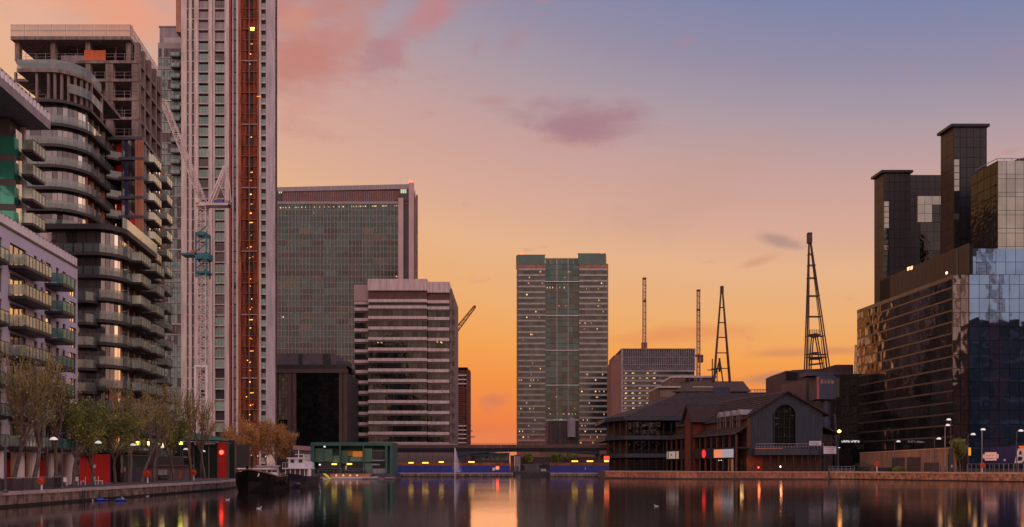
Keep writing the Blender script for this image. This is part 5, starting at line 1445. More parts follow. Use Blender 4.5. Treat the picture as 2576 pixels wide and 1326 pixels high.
# ------------------------------------------------------------------ bridge, hoardings, far bank
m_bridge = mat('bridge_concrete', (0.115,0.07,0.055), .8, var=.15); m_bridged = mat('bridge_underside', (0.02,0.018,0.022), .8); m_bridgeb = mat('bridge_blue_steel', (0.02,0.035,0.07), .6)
YB = 275.0
Br = thing('footbridge', 'long slender dark bridge crossing the dock in front of the central tower', 'bridge', (X(980,YB), YB, 0)); bxx = lambda px: X(px,YB)-X(980,YB); bz = lambda py: Z(py,YB)
N_ = 14
for i in range(N_):
    a, c = bxx(980+i*40), bxx(980+(i+1)*40)
    bx('parapet_panel', Br, m_bridge, a+.03, 0, bz(1126.5), c-.03, .5, bz(1118.5))
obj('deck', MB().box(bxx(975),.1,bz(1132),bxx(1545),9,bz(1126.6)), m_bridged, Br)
pts = [(bxx(1140),bz(1132)),(bxx(1510),bz(1132)),(bxx(1506),bz(1144)),(bxx(1440),bz(1138)),(bxx(1325),bz(1135)),(bxx(1250),bz(1136.5)),(bxx(1195),bz(1142)),(bxx(1145),bz(1149))]
obj('arch_girder', MB().prism_y(pts[::-1], .6, 1.2), m_bridgeb, Br)
obj('arch_girder', MB().prism_y(pts[::-1], 7.6, 8.2), m_bridgeb, Br)
obj('pier', MB().box(bxx(1504),1,0,bxx(1509),8,bz(1132)).box(bxx(1138),1,0,bxx(1146),8,bz(1132)), m_bridge, Br)
mb = MB(); mb.bar((0,.2,bz(1115.5)),(bxx(1545),.2,bz(1115.5)),.1)
for i in range(52): mb.bar((i*1.48,.2,bz(1118.5)),(i*1.48,.2,bz(1115.5)),.06)
obj('handrail', mb, m_bridge, Br)
# approach viaduct left of the gap
Vd = thing('viaduct', 'pale concrete viaduct wall behind the blue hoarding left of the fountain', 'wall', (X(985,290),290,0)); vd = lambda px: X(px,290)-X(985,290); vz = lambda py: Z(py,290)
obj('wall', MB().box(0,0,QL,vd(1140),4,vz(1138)), mat('viaduct_wall', (0.30,0.20,0.17), .8, streak=.15), Vd)
obj('cornice', MB().box(0,-.5,vz(1125),vd(1150),2,vz(1117)), m_band, Vd); obj('recess', MB().box(0,-.1,vz(1138),vd(1148),1,vz(1125)), m_bridged, Vd)
def hoarding(px0, px1, Y0, Y1, label, n):
    x0, x1 = X(px0,Y0), X(px1,Y1); t = thing('hoarding', label, 'hoarding', (x0,Y0,QL)); w_ = (x1-x0)/n
    a = math.atan2(Y1-Y0, x1-x0)
    for i in range(n):
        bx('hoarding_panel', t, m_blue, 0,0,0, 0,0,0) if False else None
        o = bx('hoarding_panel', t, m_blue, 0, 0, 0, w_-.04, .08, 2.25); o.location = (i*w_, (Y1-Y0)*i/n, 0); o.rotation_euler = (0,0,a)
        o = bx('upper_board', t, m_hrust, 0, 0, 0, w_-.04, .08, 1.05); o.location = (i*w_, (Y1-Y0)*i/n+.6, 2.1); o.rotation_euler = (0,0,a)
    return t
m_hrust = mat('rust_orange_board', (0.30,0.085,0.03), .8, rand=.3, var=.3)
h1 = hoarding(990, 1283, 253.5, 256.5, 'blue hoarding along the far quay left of the water gap', 12)
h2 = hoarding(1383, 1533, 253.5, 251.5, 'blue hoarding along the far quay right of the water gap', 7)
bx('notice', h1, m_white, .8, -.08, 1.0, 1.2, -.04, 2.0); bx('notice', h1, m_white, X(1239,256)-X(990,253.5), 2.0, .7, X(1239,256)-X(990,253.5)+.8, 2.05, 1.6)
bx('red_light', h1, m_lampred, X(1248,256)-X(990,253.5), 1.9, 1.1, X(1248,256)-X(990,253.5)+.9, 2.0, 2.0)
bx('notice', h2, m_white, X(1472,252)-X(1383,253.5), -1.2, .9, X(1472,252)-X(1383,253.5)+.4, -1.1, 1.7)
m_strip = emit('yellow_strip_light', (1.0,0.60,0.08), 2.0)
def striplamp(px, py, Y, label, w_=1.6, m_=None, b_=QL):
    t = thing('strip_lamp', label, 'lamp', (X(px,Y),Y,b_)); z_ = Z(py,Y)-b_
    obj('post', MB().box(-.06,0,0,.06,.12,z_), m_darkmetal, t); obj('tube', MB().box(-w_/2,-.1,z_-.18,w_/2,.1,z_+.22), m_ or m_strip, t)
    obj('hood', MB().box(-w_/2-.1,-.2,z_+.24,w_/2+.1,.2,z_+.34), m_darkmetal, t)
for i, (px, w_, lab) in enumerate(((994,.8,'small yellow lamp at the left end of the blue hoarding'),(1034,1.5,'second yellow strip lamp from the left above the blue hoarding'),(1070,1.9,'third yellow strip lamp from the left above the blue hoarding'),(1110,1.5,'yellow strip lamp just left of the fountain jet'),(1186,1.9,'yellow strip lamp above the blue hoarding right of the fountain jet'))):
    striplamp(px, 1164.5 if i < 3 else 1162.5, 252.6+i*.4, lab, w_)
striplamp(1446, 1160.5, 250, 'yellow strip lamp over the right blue hoarding, left one of two', 1.9); striplamp(1484, 1160.5, 250, 'yellow strip lamp over the right blue hoarding, right one of two', 1.9)
t = thing('navigation_light', 'red and yellow signal lamp on a pole beside the terrace house', 'lamp', (X(1526,246),246,QL)); z_ = Z(1160,246)-QL
obj('post', MB().box(-.08,0,0,.08,.16,z_), m_darkmetal, t); obj('red_lens', MB().box(-.8,-.15,z_+.35,.8,.1,z_+1.5), emit('red_lens', (1.0,0.05,0.04), 1.5), t); obj('yellow_lens', MB().box(-.7,-.15,z_-.25,.7,.1,z_+.2), m_strip, t)
# things seen under the bridge
t, f, w = simple('green_shed', 'low green shed seen under the bridge behind the blue hoarding', 'building', 1182, 1281, 1140, 345, 12, mat('green_cladding', (0.035,0.07,0.05), .6)); obj('roof', MB().prism_y([(-.5,Z(1140,345)),(w+.5,Z(1140,345)),(w+.2,Z(1138,345)),(w*.5,Z(1138.5,345))],-.5,12), m_white2, t)
for i in range(8): bx('shed_window', t, m_windark, .8+i*2, -.05, Z(1158,345), 2.2+i*2, 0, Z(1148,345))
t, f, w = simple('white_hut', 'pale upright hut beside the gap under the bridge', 'building', 1295, 1309, 1146, 340, 5, m_greyclad, .2)
bx('door', t, m_windark, .6, -.05, QL, 1.5, 0, QL+2)
t, f, w = simple('brown_hut', 'small brown hut left of the pale hut under the bridge', 'building', 1284, 1294, 1147, 342, 5, m_lowwall, .2); bx('window', t, m_windark, .4, -.05, QL+2, 1.2, 0, QL+3)
t, f, w = simple('far_quay_building', 'long brown low building on the far bank under the bridge', 'building', 1310, 1520, 1151, 355, 12, m_dusky, .3)
for i in range(16): bx('window_pane', t, m_windark, 1+i*2.2, -.05, QL+1.5, 2.6+i*2.2, 0, QL+3.2)
# pontoon and small work boats in the gap
Pt = thing('pontoon', 'long low dark pontoon crossing the water gap under the bridge', 'pontoon', (X(1283,262),262,0)); w_ = X(1384,262)-X(1283,262)
obj('deck', MB().box(0,0,.9,w_,2.2,1.6), m_darkmetal, Pt)
for i in range(4): bx('float', Pt, m_darkmetal, .4+i*3.6, .2, -.3, 1.9+i*3.6, 2, .9)
for i in range(9): bx('rail_post', Pt, m_darkmetal, .3+i*1.5, 0, 1.6, .38+i*1.5, .08, 4.0)
bx('screen', Pt, m_darkmetal2, 4.6, .1, 1.6, 9.5, .2, 4.0); bx('pale_box', Pt, m_white2, 9.9, .1, 1.7, 11.5, 1.2, 2.4)
def hull_mesh(L, B, zs, nose=.35, stern=.12, n=10, flare=.82):
    """lofted boat hull: bow at -y, stern at +y; zs(t)= sheer height"""
    mb = MB(); rings = []
    for i in range(n+1):
        t = i/n
        if t < nose: b2 = math.sin(t/nose*pi/2)**.6
        elif t > 1-stern: b2 = 1-.25*((t-1+stern)/stern)**2
        else: b2 = 1
        b2 = max(b2*B/2, .05); h = zs(t); y = -L/2+t*L
        ring = [(-b2,y-(.5*(1-t/nose) if t < nose else 0),h),(-b2*.97,y,h*.5),(-b2*flare,y,0.0),(-b2*.5,y,-.5),(b2*.5,y,-.5),(b2*flare,y,0.0),(b2*.97,y,h*.5),(b2,y-(.5*(1-t/nose) if t < nose else 0),h)]
        m0 = len(mb.v); mb.v += ring; rings.append(m0)
    k = 8
    for a, c in zip(rings, rings[1:]):
        for j in range(k-1): mb.f.append((a+j, a+j+1, c+j+1, c+j))
        mb.f.append((a+k-1, a, c, c+k-1))   # deck
    mb.f.append(tuple(rings[0]+j for j in range(k))[::-1]); mb.f.append(tuple(rings[-1]+j for j in range(k)))
    return mb
m_hullk = mat('black_hull', (0.005,0.004,0.005), .5, spec=.2, var=.3, scale=1); m_hullb = mat('dark_blue_hull', (0.012,0.012,0.035), .35, var=.2); m_hullr = mat('brown_bulwark', (0.12,0.045,0.035), .5)
m_wood = mat('varnished_wood', (0.32,0.15,0.05), .5, streak=.3, scale=2)
# black barge
b1 = thing('barge', 'black hulled barge moored bow towards us with white cabin rails', 'boat', (-34.6,112.8,0), .11)
obj('hull', hull_mesh(17, 5.3, lambda t: 1.75+1.15*max(0,(.45-t)/.45)**1.6+.2*t), m_hullk, b1)
obj('bulwark_cap', (lambda mb: [mb.bar(a, c, .14) for a, c in zip(*(lambda P: (P, P[1:]))([(math.copysign(max(.1, min(1, math.sin(min(1,abs(t)/.35)*pi/2)**.6))*2.6, t), -8.5+abs(t)*17-.4*max(0,1-abs(t)/.35), 1.85+1.15*max(0,(.45-abs(t))/.45)**1.6+.2*abs(t)) for t in [x/14 for x in range(-12,13)]]))] and mb)(MB()), m_wood, b1)
cb = MB(); cb.box(-1.9,-5.2,1.6,1.9,-1.6,1.75)
for x in (-1.8,-.9,0,.9,1.75):
    cb.bar((x,-5.1,1.7),(x,-5.1,3.0),.1); cb.bar((x,-1.7,1.7),(x,-1.7,3.0),.1)
cb.box(-2.05,-5.3,2.95,2.05,-1.5,3.12)
obj('canopy_frame', cb, m_white, b1)
for i in range(4): bx('cabin_window', b1, m_win, -1.75+i*.9, -5.0, 1.9, -.95+i*.9, -4.95, 2.8)
obj('cabin', MB().box(-1.5,-1.2,1.5,1.5,3.6,2.7).box(-1.6,-1.3,2.7,1.6,3.7,2.82), m_hullr, b1)
obj('white_tank', MB().lathe([(0,0),(1.1,0),(1.2,.3),(1.2,1.2),(1.0,1.4),(0,1.5)], 14), m_white, b1, (1.2,-1.0,1.1))
obj('wheelhouse', MB().box(-1.3,4.3,1.7,1.3,6.6,3.3).box(-1.5,4.1,3.3,1.5,6.8,3.45), m_white2, b1)
obj('lifebuoy', MB().lathe([(.22,-.06),(.38,0),(.22,.06),(.22,-.06)], 12), m_white, b1, (.9,-7.6,2.3)).rotation_euler = (pi/2,0,0)
mb = MB(); mb.bar((-.1,-8.4,2.8),(-.1,-8.4,3.4),.25); mb.bar((-.5,-7.4,2.4),(-.5,-7.4,2.9),.2); mb.bar((-.9,-7.4,2.75),(.9,-7.4,2.75),.12); mb.bar((0,-6,2),(0,-6,4.6),.1)
obj('bollards', mb, m_hullk, b1)
for i in range(3): obj('tyre_fender', MB().lathe([(.2,-.1),(.42,-.08),(.42,.08),(.2,.1),(.2,-.1)],10), m_hullk, b1, (2.75,-3+i*3,1.0)).rotation_euler = (0,pi/2,0)
# blue tug
b2 = thing('tug', 'small dark blue tug with white stacked wheelhouse moored behind the black barge', 'boat', (-35.4,136.5,0), .10)
obj('hull', hull_mesh(20, 4.6, lambda t: 1.5+.75*max(0,(.4-t)/.4)**1.6+.15*t), m_hullb, b2)
obj('deckhouse', MB().box(-1.5,-4.5,1.4,1.5,3,2.9), m_hullr, b2); obj('funnel', MB().lathe([(.5,3),(.45,5.2),(0,5.25)],12), m_hullr, b2, (0,1.6,0)); obj('tarpaulin', MB().prism_x([(-1.2,2.9),(2.2,2.9),(1.9,3.9),(-.8,4.1)],1.0,2.1), m_white, b2)
for x in (-1.5,-.75,0,.75,1.5): bx('white_post', b2, m_white, x-.07, -4.62, 1.4, x+.07, -4.5, 2.9)
obj('boat_deck', MB().box(-2.0,-5,2.9,2.0,3.6,3.06), m_white, b2)
obj('wheelhouse', MB().box(-1.3,-3.2,3.06,1.3,0,4.55), m_white, b2)
for i in range(3): bx('wheelhouse_front', b2, m_white, -1.28+i*.9, -3.26, 3.3, -.62+i*.9, -3.2, 3.75)
for i in range(2): bx('wheelhouse_window', b2, m_darkmetal, -.95+i*1.3, -3.27, 3.85, -.35+i*1.3, -3.2, 4.4)
obj('wheelhouse_roof', MB().box(-1.5,-3.5,4.55,1.6,.3,4.75), m_white, b2)
mb = MB()
for x in (-1.9,1.9):
    for y in (-4.9,-2.5,0,2.5): mb.bar((x,y,3.06),(x,y,3.9),.06)
    mb.bar((x,-4.9,3.9),(x,3.4,3.9),.06)
mb.bar((-1.9,-4.9,3.9),(1.9,-4.9,3.9),.06); mb.bar((0,-1,4.7),(0,-1,6.0),.12); mb.bar((-.6,-1,5.3),(.6,-1,5.3),.08); mb.bar((.9,-2,4.7),(.9,-2,5.4),.08)
obj('rails_and_mast', mb, m_white, b2)
obj('life_raft', MB().lathe([(0,-.6),(.4,-.55),(.4,.55),(0,.6)],10), m_white, b2, (2.0,-3.6,2.3))
obj('rubbing_strake', MB().box(-1.4,-8.6,.55,1.4,-8.3,.75), m_greyclad, b2)

# ------------------------------------------------------------------ green glass floating pavilion
YU = 214.0
Up = thing('floating_pavilion', 'boxy teal green glass pavilion with lit interior standing on the water', 'building', (X(781.3,YU),YU,0)); ux = lambda px: X(px,YU)-X(781.3,YU); uz = lambda py: Z(py,YU)
uc = lambda c: ux(737.9+.1315*c); uv = lambda c: uz(1100.2+.1315*c)
m_teal2 = mat('teal_steel', (0.035,0.12,0.098), .5, var=.15); m_teal3 = glass('teal_glass', (0.12,0.25,0.17), .25, .2, .3, .2); m_teal4 = mat('teal_panel', (0.13,0.24,0.17), .6, rand=.2)
wU = ux(988)
obj('floor', MB().box(-.5,-.8,0.2,wU+.5,10,uv(690)), m_darkmetal2, Up)
obj('roof', MB().box(0,0,uv(160),wU,9,uv(95)), m_teal2, Up)
for c0, c1 in ((330,400),(880,905),(1330,1350),(1760,1800),(1850,1900)): bx('post', Up, m_teal2, uc(c0), -.1, uv(690), uc(c1), .5, uv(150))
obj('back_wall', MB().box(.3,6,uv(690),wU-.3,6.3,uv(160)), m_teal4, Up)
obj('side_wall', MB().box(0,.4,uv(690),.3,9,uv(160)).box(wU-.3,.4,uv(690),wU,9,uv(160)), m_teal2, Up)
for c0, c1, r0, r1, m_, y in ((405,570,210,470,m_teal3,.6),(575,735,220,460,m_teal3,.8),(740,880,350,480,m_teal4,1.0),(780,880,230,350,m_dusk,1.2),(910,1040,250,500,m_teal3,.7),(1060,1320,370,460,m_teal4,1.2),(1350,1500,210,470,m_teal3,.6),(1500,1745,240,470,m_teal4,1.5),
                             (480,870,480,605,m_dusk,1.0),(910,1325,510,650,m_dusk,1.3),(1350,1500,500,640,m_teal3,.9),(1385,1500,600,680,m_teal4,.5),(1510,1760,600,700,m_greyclad,.3)):
    bx('wall_panel', Up, m_, uc(c0), y, uv(r1), uc(c1), y+.1, uv(r0))
bx('window', Up, m_darkmetal, uc(1520), 1.2, uv(420), uc(1730), 1.3, uv(265)); bx('ledge', Up, m_greyclad, uc(1505), .5, uv(455), uc(1745), 1.5, uv(430)); bx('ledge', Up, m_greyclad, uc(1490), .5, uv(535), uc(1645), 1.5, uv(505))
bx('lit_room', Up, emit('amber_room', (1.0,0.30,0.05), .35), uc(1055), 5.6, uv(365), uc(1245), 5.7, uv(260)); bx('lit_room', Up, emit('amber_room_dim', (0.7,0.26,0.06), .12), uc(950), 5.6, uv(350), uc(1050), 5.7, uv(250))
for c, r, w_, m_ in ((785,515,1.5,m_strip),(1075,512,1.5,m_strip),(600,180,.45,m_lampwhite),(508,525,.45,m_lampwhite)):
    obj('lamp', MB().box(uc(c)-w_/2*.9,-.2,uv(r)-.17,uc(c)+w_/2*.9,0,uv(r)+.2), m_, Up)
bx('standing_board', Up, m_white2, uc(995), -.4, uv(620), uc(1030), -.3, uv(545))
mb = MB()
for r in (600,640): mb.bar((uc(420),-.6,uv(r)),(uc(1780),-.6,uv(r)),.05)
for i in range(20): x = uc(420)+i*(uc(1780)-uc(420))/19; mb.bar((x,-.6,uv(690)),(x,-.6,uv(600)),.05)
obj('railing', mb, m_greyclad, Up)
t, f, w = simple('lilac_booth', 'small pale booth with a poster left of the green glass pavilion', 'building', 763, 781, 1143, 225, 3, m_white2); bx('poster', t, m_greyclad, .5, -.05, Z(1162,225), 1.3, 0, Z(1150,225))
striplamp(768, 1170, 218, 'orange lamp beside the pale booth left of the pavilion', .8, emit('orange_lamp', (1.0,0.5,0.06), 4))
t, f, w = simple('canopy_hut', 'dark hut with pale curved canopy behind the pale booth', 'building', 742, 783, 1135, 232, 5, m_darkmetal2); obj('canopy', MB().prism_y([(-.4,Z(1120,232)),(w,Z(1124,232)),(w,Z(1134,232)),(-.4,Z(1131,232))],-.6,2), mat('pink_canopy', (0.34,0.18,0.18), .7), t)
# excursion boat in front of it
b3 = thing('passenger_boat', 'long low boat with orange brown side and round white portholes by the pavilion', 'boat', (X(882,207),207,0), pi/2*0)
mb = hull_mesh(13.5, 2.6, lambda t: .55+.25*abs(t-.5)); mb.v = [(v[1], v[0], v[2]) for v in mb.v]; obj('hull', mb, m_white, b3)
obj('cabin_side', MB().box(-5.0,-1.0,.45,5.2,1.0,1.5), m_orange, b3)
for i in range(4): obj('porthole', MB().lathe([(0,-.02),(.26,-.02),(.26,.02),(0,.02)],12), emit('porthole_glow', (1,.7,.6), .35), b3, (-3.4+i*1.75,-1.03,1.0)).rotation_euler = (pi/2,0,0)
obj('roof', MB().box(-5.1,-1.1,1.5,4.6,1.1,1.62), m_hullr, b3)
g_ = thing('gangway', 'bright yellow sloping gangway at the left of the long low boat', 'gangway', (X(830,205.2),205.2,0)); mb = MB()
mb.bar((0,0,.15),(X(813,205)-X(830,205),.5,Z(1192,205)),.2); mb.bar((.1,1,.15),(X(813,205)-X(830,205)+.1,1.5,Z(1192,205)),.2); obj('stringers', mb, emit('glowing_yellow_paint', (0.8,0.65,0.08), .5, (0.7,0.55,0.05)), g_)  # yellow stringers glow faintly by themselves to look brighter
mb = MB()
for i in range(7): f_ = i/6; mb.box(-1.7*f_-.1,-.05,.2+1.3*f_,-1.7*f_+.1,1.3,.26+1.3*f_)
obj('treads', mb, m_greyclad, g_)
b4 = thing('dinghy', 'small pale motor boat at the right end of the pavilion pontoon', 'boat', (X(937,206.5),206.5,0))
mb = hull_mesh(5.6, 1.7, lambda t: .5+.3*max(0,.4-t)); mb.v = [(-v[1], v[0], v[2]) for v in mb.v]; obj('hull', mb, m_greyclad, b4); obj('windscreen', MB().box(-.6,-.5,.5,.6,.5,.95), m_windark, b4)
Po = thing('mooring_pontoon', 'grey floating pontoon in front of the green glass pavilion', 'pontoon', (X(737,209.5),209.5,0)); w_ = X(992,209.5)-X(737,209.5)
for i in range(9): bx('pontoon_deck', Po, m_greyclad, i*w_/9+.04, 0, .15, (i+1)*w_/9-.04, 3.4, .5)
for i in range(10): bx('rail_post', Po, m_darkmetal, i*w_/9, 3.2, .5, i*w_/9+.1, 3.3, 1.5)

# fountain
m_spray = bpy.data.materials.new('water_spray'); m_spray.use_nodes = True
b = m_spray.node_tree.nodes['Principled BSDF']; b.inputs['Base Color'].default_value = (.8,.78,.82,1); b.inputs['Roughness'].default_value = .6; b.inputs['Alpha'].default_value = .55
Fn = thing('fountain', 'thin white fountain jet rising from the dock in front of the blue hoarding', 'fountain', (X(1144.5,238),238,0))
zt_ = Z(1126,238)
obj('jet', MB().tube((0,0,0),(0,0,zt_-1.2),.16,.22,8).tube((0,0,zt_-1.2),(0,0,zt_),.22,.03,8), m_spray, Fn)
mb = MB()
for i in range(2600):
    f_ = RN.random()**.8; z_ = zt_*(1-f_*.8)-.1; r = (1-z_/zt_)*1.5+.12
    x = RN.gauss(.35*(1-z_/zt_)*2.4, r*.45); y = RN.gauss(0, r*.4); s_ = RN.uniform(.02,.05)
    mb.quad((x-s_,y,z_),(x,y-s_*.5,z_-s_*2.2),(x+s_,y,z_),(x,y,z_+s_))
obj('spray', mb, m_spray, Fn, kind='stuff')

# ------------------------------------------------------------------ left promenade frontage
m_dgreen = mat('dark_green_slats', (0.018,0.045,0.035), .6, rand=.15); m_greenroof = mat('green_awning', (0.02,0.13,0.075), .6, var=.2)
Yw = 147.0
Gs = thing('slatted_cafe', 'dark green slatted building with green hipped canopy beside the red tower', 'building', (X(440,Yw),Yw,0)); sx = lambda px: X(px,Yw)-X(440,Yw); sz = lambda py: Z(py,Yw)
obj('core', MB().box(0,.3,QL,sx(592),8,sz(1118)), m_darkmetal, Gs)
for i in range(20):
    z_ = QL+.05+i*.34
    bx('slat', Gs, m_dgreen, sx(487), 0, z_, sx(548), .2, z_+.26); bx('slat', Gs, m_dgreen, sx(574), 0, z_, sx(591), .2, z_+.26)
for px in (487,505,525,547): bx('frame_post', Gs, m_greyclad, sx(px), -.1, QL, sx(px)+.12, 0, sz(1120))
obj('pale_edge', MB().box(sx(590.5),-.2,QL,sx(592.5),.4,sz(1112)), m_lowwall, Gs)
mb = MB(); a, c = (sx(405),-2,sz(1106)), (sx(566),-2,sz(1109)); d_, e_ = (sx(405),8,sz(1106)), (sx(566),8,sz(1109)); t1, t2 = (sx(440),3,sz(1084)), (sx(500),3,sz(1090))
mb.quad(a,c,t2,t1); mb.quad(c,e_,t2); mb.quad(e_,d_,t1,t2); mb.quad(d_,a,t1); mb.quad(a,d_,e_,c); obj('canopy_roof', mb, m_greenroof, Gs)
bx('plant_box', Gs, m_greyclad, sx(413), -2.5, sz(1140), sx(435), -1, sz(1124)); bx('recess', Gs, m_darkmetal, sx(435), -.5, sz(1160), sx(487), .2, sz(1112))
bx('green_lining', Gs, m_dgreen, sx(452), -.6, sz(1150), sx(470), -.52, sz(1112)); obj('fascia', MB().box(sx(378),-3,sz(1152),sx(487),-2.7,sz(1149)), m_greyclad, Gs)
Rt = thing('red_pylon', 'tall red square tower sign with a glowing red light on the promenade', 'sign', (X(549,Yw-1),Yw-1,QL)); rzz = lambda py: Z(py,Yw-1)-QL; rw = X(573,Yw-1)-X(549,Yw-1)
m_redp = emit('glowing_red_paint', (0.6,0.01,0.008), .08, (0.42,0.015,0.01))  # red paint with a faint glow of its own added
for i in range(5): h_ = rzz(1112)/5; bx('red_panel', Rt, m_redp, 0, 0, i*h_+.02, rw-.25, .8, (i+1)*h_-.02)
bx('edge_strip', Rt, m_lowwall, rw-.22, -.03, 0, rw, .82, rzz(1112)); obj('round_light', MB().lathe([(0,0),(.34,.04),(.38,.12),(0,.16)],12), m_lampred, Rt, (rw*.36,-.02,rzz(1138))).rotation_euler = (pi/2,0,0)
for px, r in ((557,1164),(557,1183),(564,1184)): bx('emblem', Rt, m_pinkpaint_light, (px-549)*.0713, -.04, rzz(r)-.12, (px-549)*.0713+.25, -.01, rzz(r)+.12)
# frontage line of hoardings and kiosk along the promenade
def frontage(px0, px1, z1_, m_, n, label, name, Xf=-52.4, cat='hoarding', part='hoarding_panel'):
    Ya, Yb = Xf/((px0-CX)/FL), Xf/((px1-CX)/FL); t = thing(name, label, cat, (Xf,Ya,QL), pi/2); w_ = (Yb-Ya)/n
    for i in range(n): bx(part, t, m_, i*w_+.02, 0, 0, (i+1)*w_-.02, .12, z1_)
    return t, Yb-Ya
t, L_ = frontage(276, 303, 3.6, m_navy, 3, 'dark navy upright hoarding right of the red boards', 'hoarding'); bx('pale_edge', t, m_white, L_-.1, -.1, .9, L_+.05, 0, 2.1)
t, L_ = frontage(304, 378, 2.0, mat('purple_grey_hoarding', (0.065,0.05,0.07), .7, rand=.2), 6, 'low purple grey hoarding behind the leaning tree', 'hoarding')
bx('upper_panel', t, m_dgreen, 0, .2, 2.0, L_, .4, 3.6); bx('top_rail', t, m_greyclad, 0, .1, 3.6, L_, .35, 3.75); bx('amber_notice', t, m_orange, .6, -.05, 1.4, 1.3, 0, 2.0)
t, L_ = frontage(378, 478, 2.1, mat('kiosk_wall', (0.16,0.10,0.095), .8, rand=.2, var=.2), 8, 'long brown kiosk with pale roof edge by the promenade trees', 'kiosk', cat='kiosk', part='wall_panel')
bx('roof', t, m_lowwall, -.2, -.5, 2.1, L_+.2, 3, 2.28); bx('upper_recess', t, m_darkmetal, 0, 1.0, 2.3, L_, 1.2, 3.6); bx('serving_hatch', t, m_greyclad, 2.6, -.05, .8, 5.6, 0, 1.6); bx('counter', t, m_darkmetal, 2.4, -.35, .2, 5.8, 0, .8)
bx('red_panel', t, m_pinkpaint_light, 10.0, -.06, .2, 11.3, 0, 1.3)
# glass fence on the near promenade
Gf = thing('quay_fence', 'low dark glass and metal fence on the near left promenade', 'fence', (-43.2,58,QL), pi/2)
Ye_ = -43.2/((158-CX)/FL)
n_ = 13; w_ = (Ye_-58)/n_
for i in range(n_): bx('fence_panel', Gf, m_smoke, i*w_+.05, 0, .08, (i+1)*w_-.05, .05, 1.08)
for i in range(n_+1): bx('fence_post', Gf, m_darkmetal2, i*w_-.04, -.03, 0, i*w_+.04, .08, 1.15)
bx('handrail', Gf, m_greyclad, 0, -.03, 1.12, Ye_-58, .07, 1.18)
# lifebuoy stands
def buoy(px, Yd_, label, b_=QL, s=1.0):
    t = thing('lifebuoy_stand', label, 'lifebuoy stand', (X(px,Yd_),Yd_,b_), 0, None); obj('post', MB().box(-.07*s,0,0,.07*s,.12,1.5*s), m_white, t)
    obj('housing', MB().prism_y([(-.38*s,.8*s),(.38*s,.8*s),(.45*s,1.3*s),(.3*s,1.65*s),(-.3*s,1.65*s),(-.45*s,1.3*s)],-.12,.0), m_redp, t)
    o = obj('lifebuoy', MB().lathe([(.2*s,-.05),(.34*s,0),(.2*s,.05),(.2*s,-.05)],12), m_lampoff if False else m_orsheet, t, (0,-.16,1.2*s)); o.rotation_euler = (pi/2,0,0)
buoy(104, 72, 'orange red lifebuoy stand behind the glass fence beside the first tree', s=.7); buoy(371, 104, 'red lifebuoy stand between the slim trees and the brown kiosk')
buoy(487, 122, 'red lifebuoy stand with white post at the right end of the brown kiosk', s=1.0)
buoy(2206, 205, 'pinkish red lifebuoy stand by the brown wall on the right quay', QR, 1.6); buoy(2471, 180.5, 'red lifebuoy stand by railings below the navy billboard', QR, 1.3)
# cafe chairs and white pots by the red boards
def chairset(px, Y, label):
    t = thing('cafe_chair', label, 'chair', (X(px,Y),Y,QL), RN.uniform(0,6), 'cafe chairs in front of the red boards')
    obj('seat', MB().box(-.25,-.25,.43,.25,.25,.48), m_white, t); obj('backrest', MB().box(-.25,.2,.5,.25,.25,.95), m_white, t)
    for sx_ in (-.22,.22):
        for sy_ in (-.22,.22): bx('leg', t, m_white, sx_-.02, sy_-.02, 0, sx_+.02, sy_+.02, .43)
for px, Y, s_ in ((162,88,'pale cafe chair leftmost in front of the red boards'),(191,92,'pale cafe chair second from the left in front of the red boards'),(209,93,'pale cafe chair in the middle in front of the red boards'),(240,94,'pale cafe chair beside the lamp post in front of the red boards'),(252,95,'pale cafe chair rightmost in front of the red boards')): chairset(px, Y, s_)

# ------------------------------------------------------------------ lamps
m_pole = mat('lamp_pole', (0.09,0.075,0.075), .6); m_shade = emit('white_shade', (1.0,0.97,0.93), .38, (0.8,0.8,0.8))
def street_lamp(px, py, Y, label, b_=QL, group='domed lamps along the left promenade', off=-.55, h=None):
    H_ = (Z(py,Y)-b_); t = thing('street_lamp', label, 'street lamp', (X(px,Y)+off,Y,b_), 0, group)
    mb = MB().tube((0,0,0),(0,0,H_*.86),.075,.05,8).tube((0,0,0),(0,0,.7),.11,.1,8)
    obj('pole', mb, m_pole, t); mb = MB(); pts = [(0,0,H_*.86),(-off*.1,0,H_*.95),(-off*.45,0,H_*1.02),(-off*.85,0,H_*1.03),(-off,0,H_*1.0)]
    for a, c in zip(pts, pts[1:]): mb.tube(a, c, .04, .04, 6)
    obj('arm', mb, m_pole, t)
    l = bpy.data.lights.new('lamp_glow','POINT'); l.energy = 9 if Y < 150 else 60; l.color = (1.0,.52,.22); l.shadow_soft_size = .4; lo = bpy.data.objects.new('lamp_glow', l); COL.objects.link(lo); lo.parent = t; lo.location = (-off,0,H_-.45)
    obj('shade', MB().lathe([(0,.24),(.16,.2),(.30,.08),(.36,-.04),(.33,-.05),(0,-.04)],14), m_shade, t, (-off,0,H_-.05)); return t
names = ['nearest domed lamp, hanging before the lilac block','domed lamp in front of the red boards','domed lamp right of the navy hoarding near the leaning tree','domed lamp before the orange lit trees','domed lamp over the brown kiosk roof','domed lamp before the green slats','small domed lamp left of the red pylon','domed lamp just right of the red pylon','domed lamp above the black barge bow','domed lamp above the black barge cabin','domed lamp above the black barge stern','domed lamp farthest along, above the tug']
for (px, py), nm in zip(((135,1104),(247,1113),(335,1119),(406,1125),(467,1130),(512,1135),(531,1139),(596,1144.6),(623,1145),(647,1147),(669.5,1149),(690,1151)), names):
    Y = 2.57*FL/(HZ-py); street_lamp(px, py, Y, nm, off=-.6 if Y < 120 else -.5)
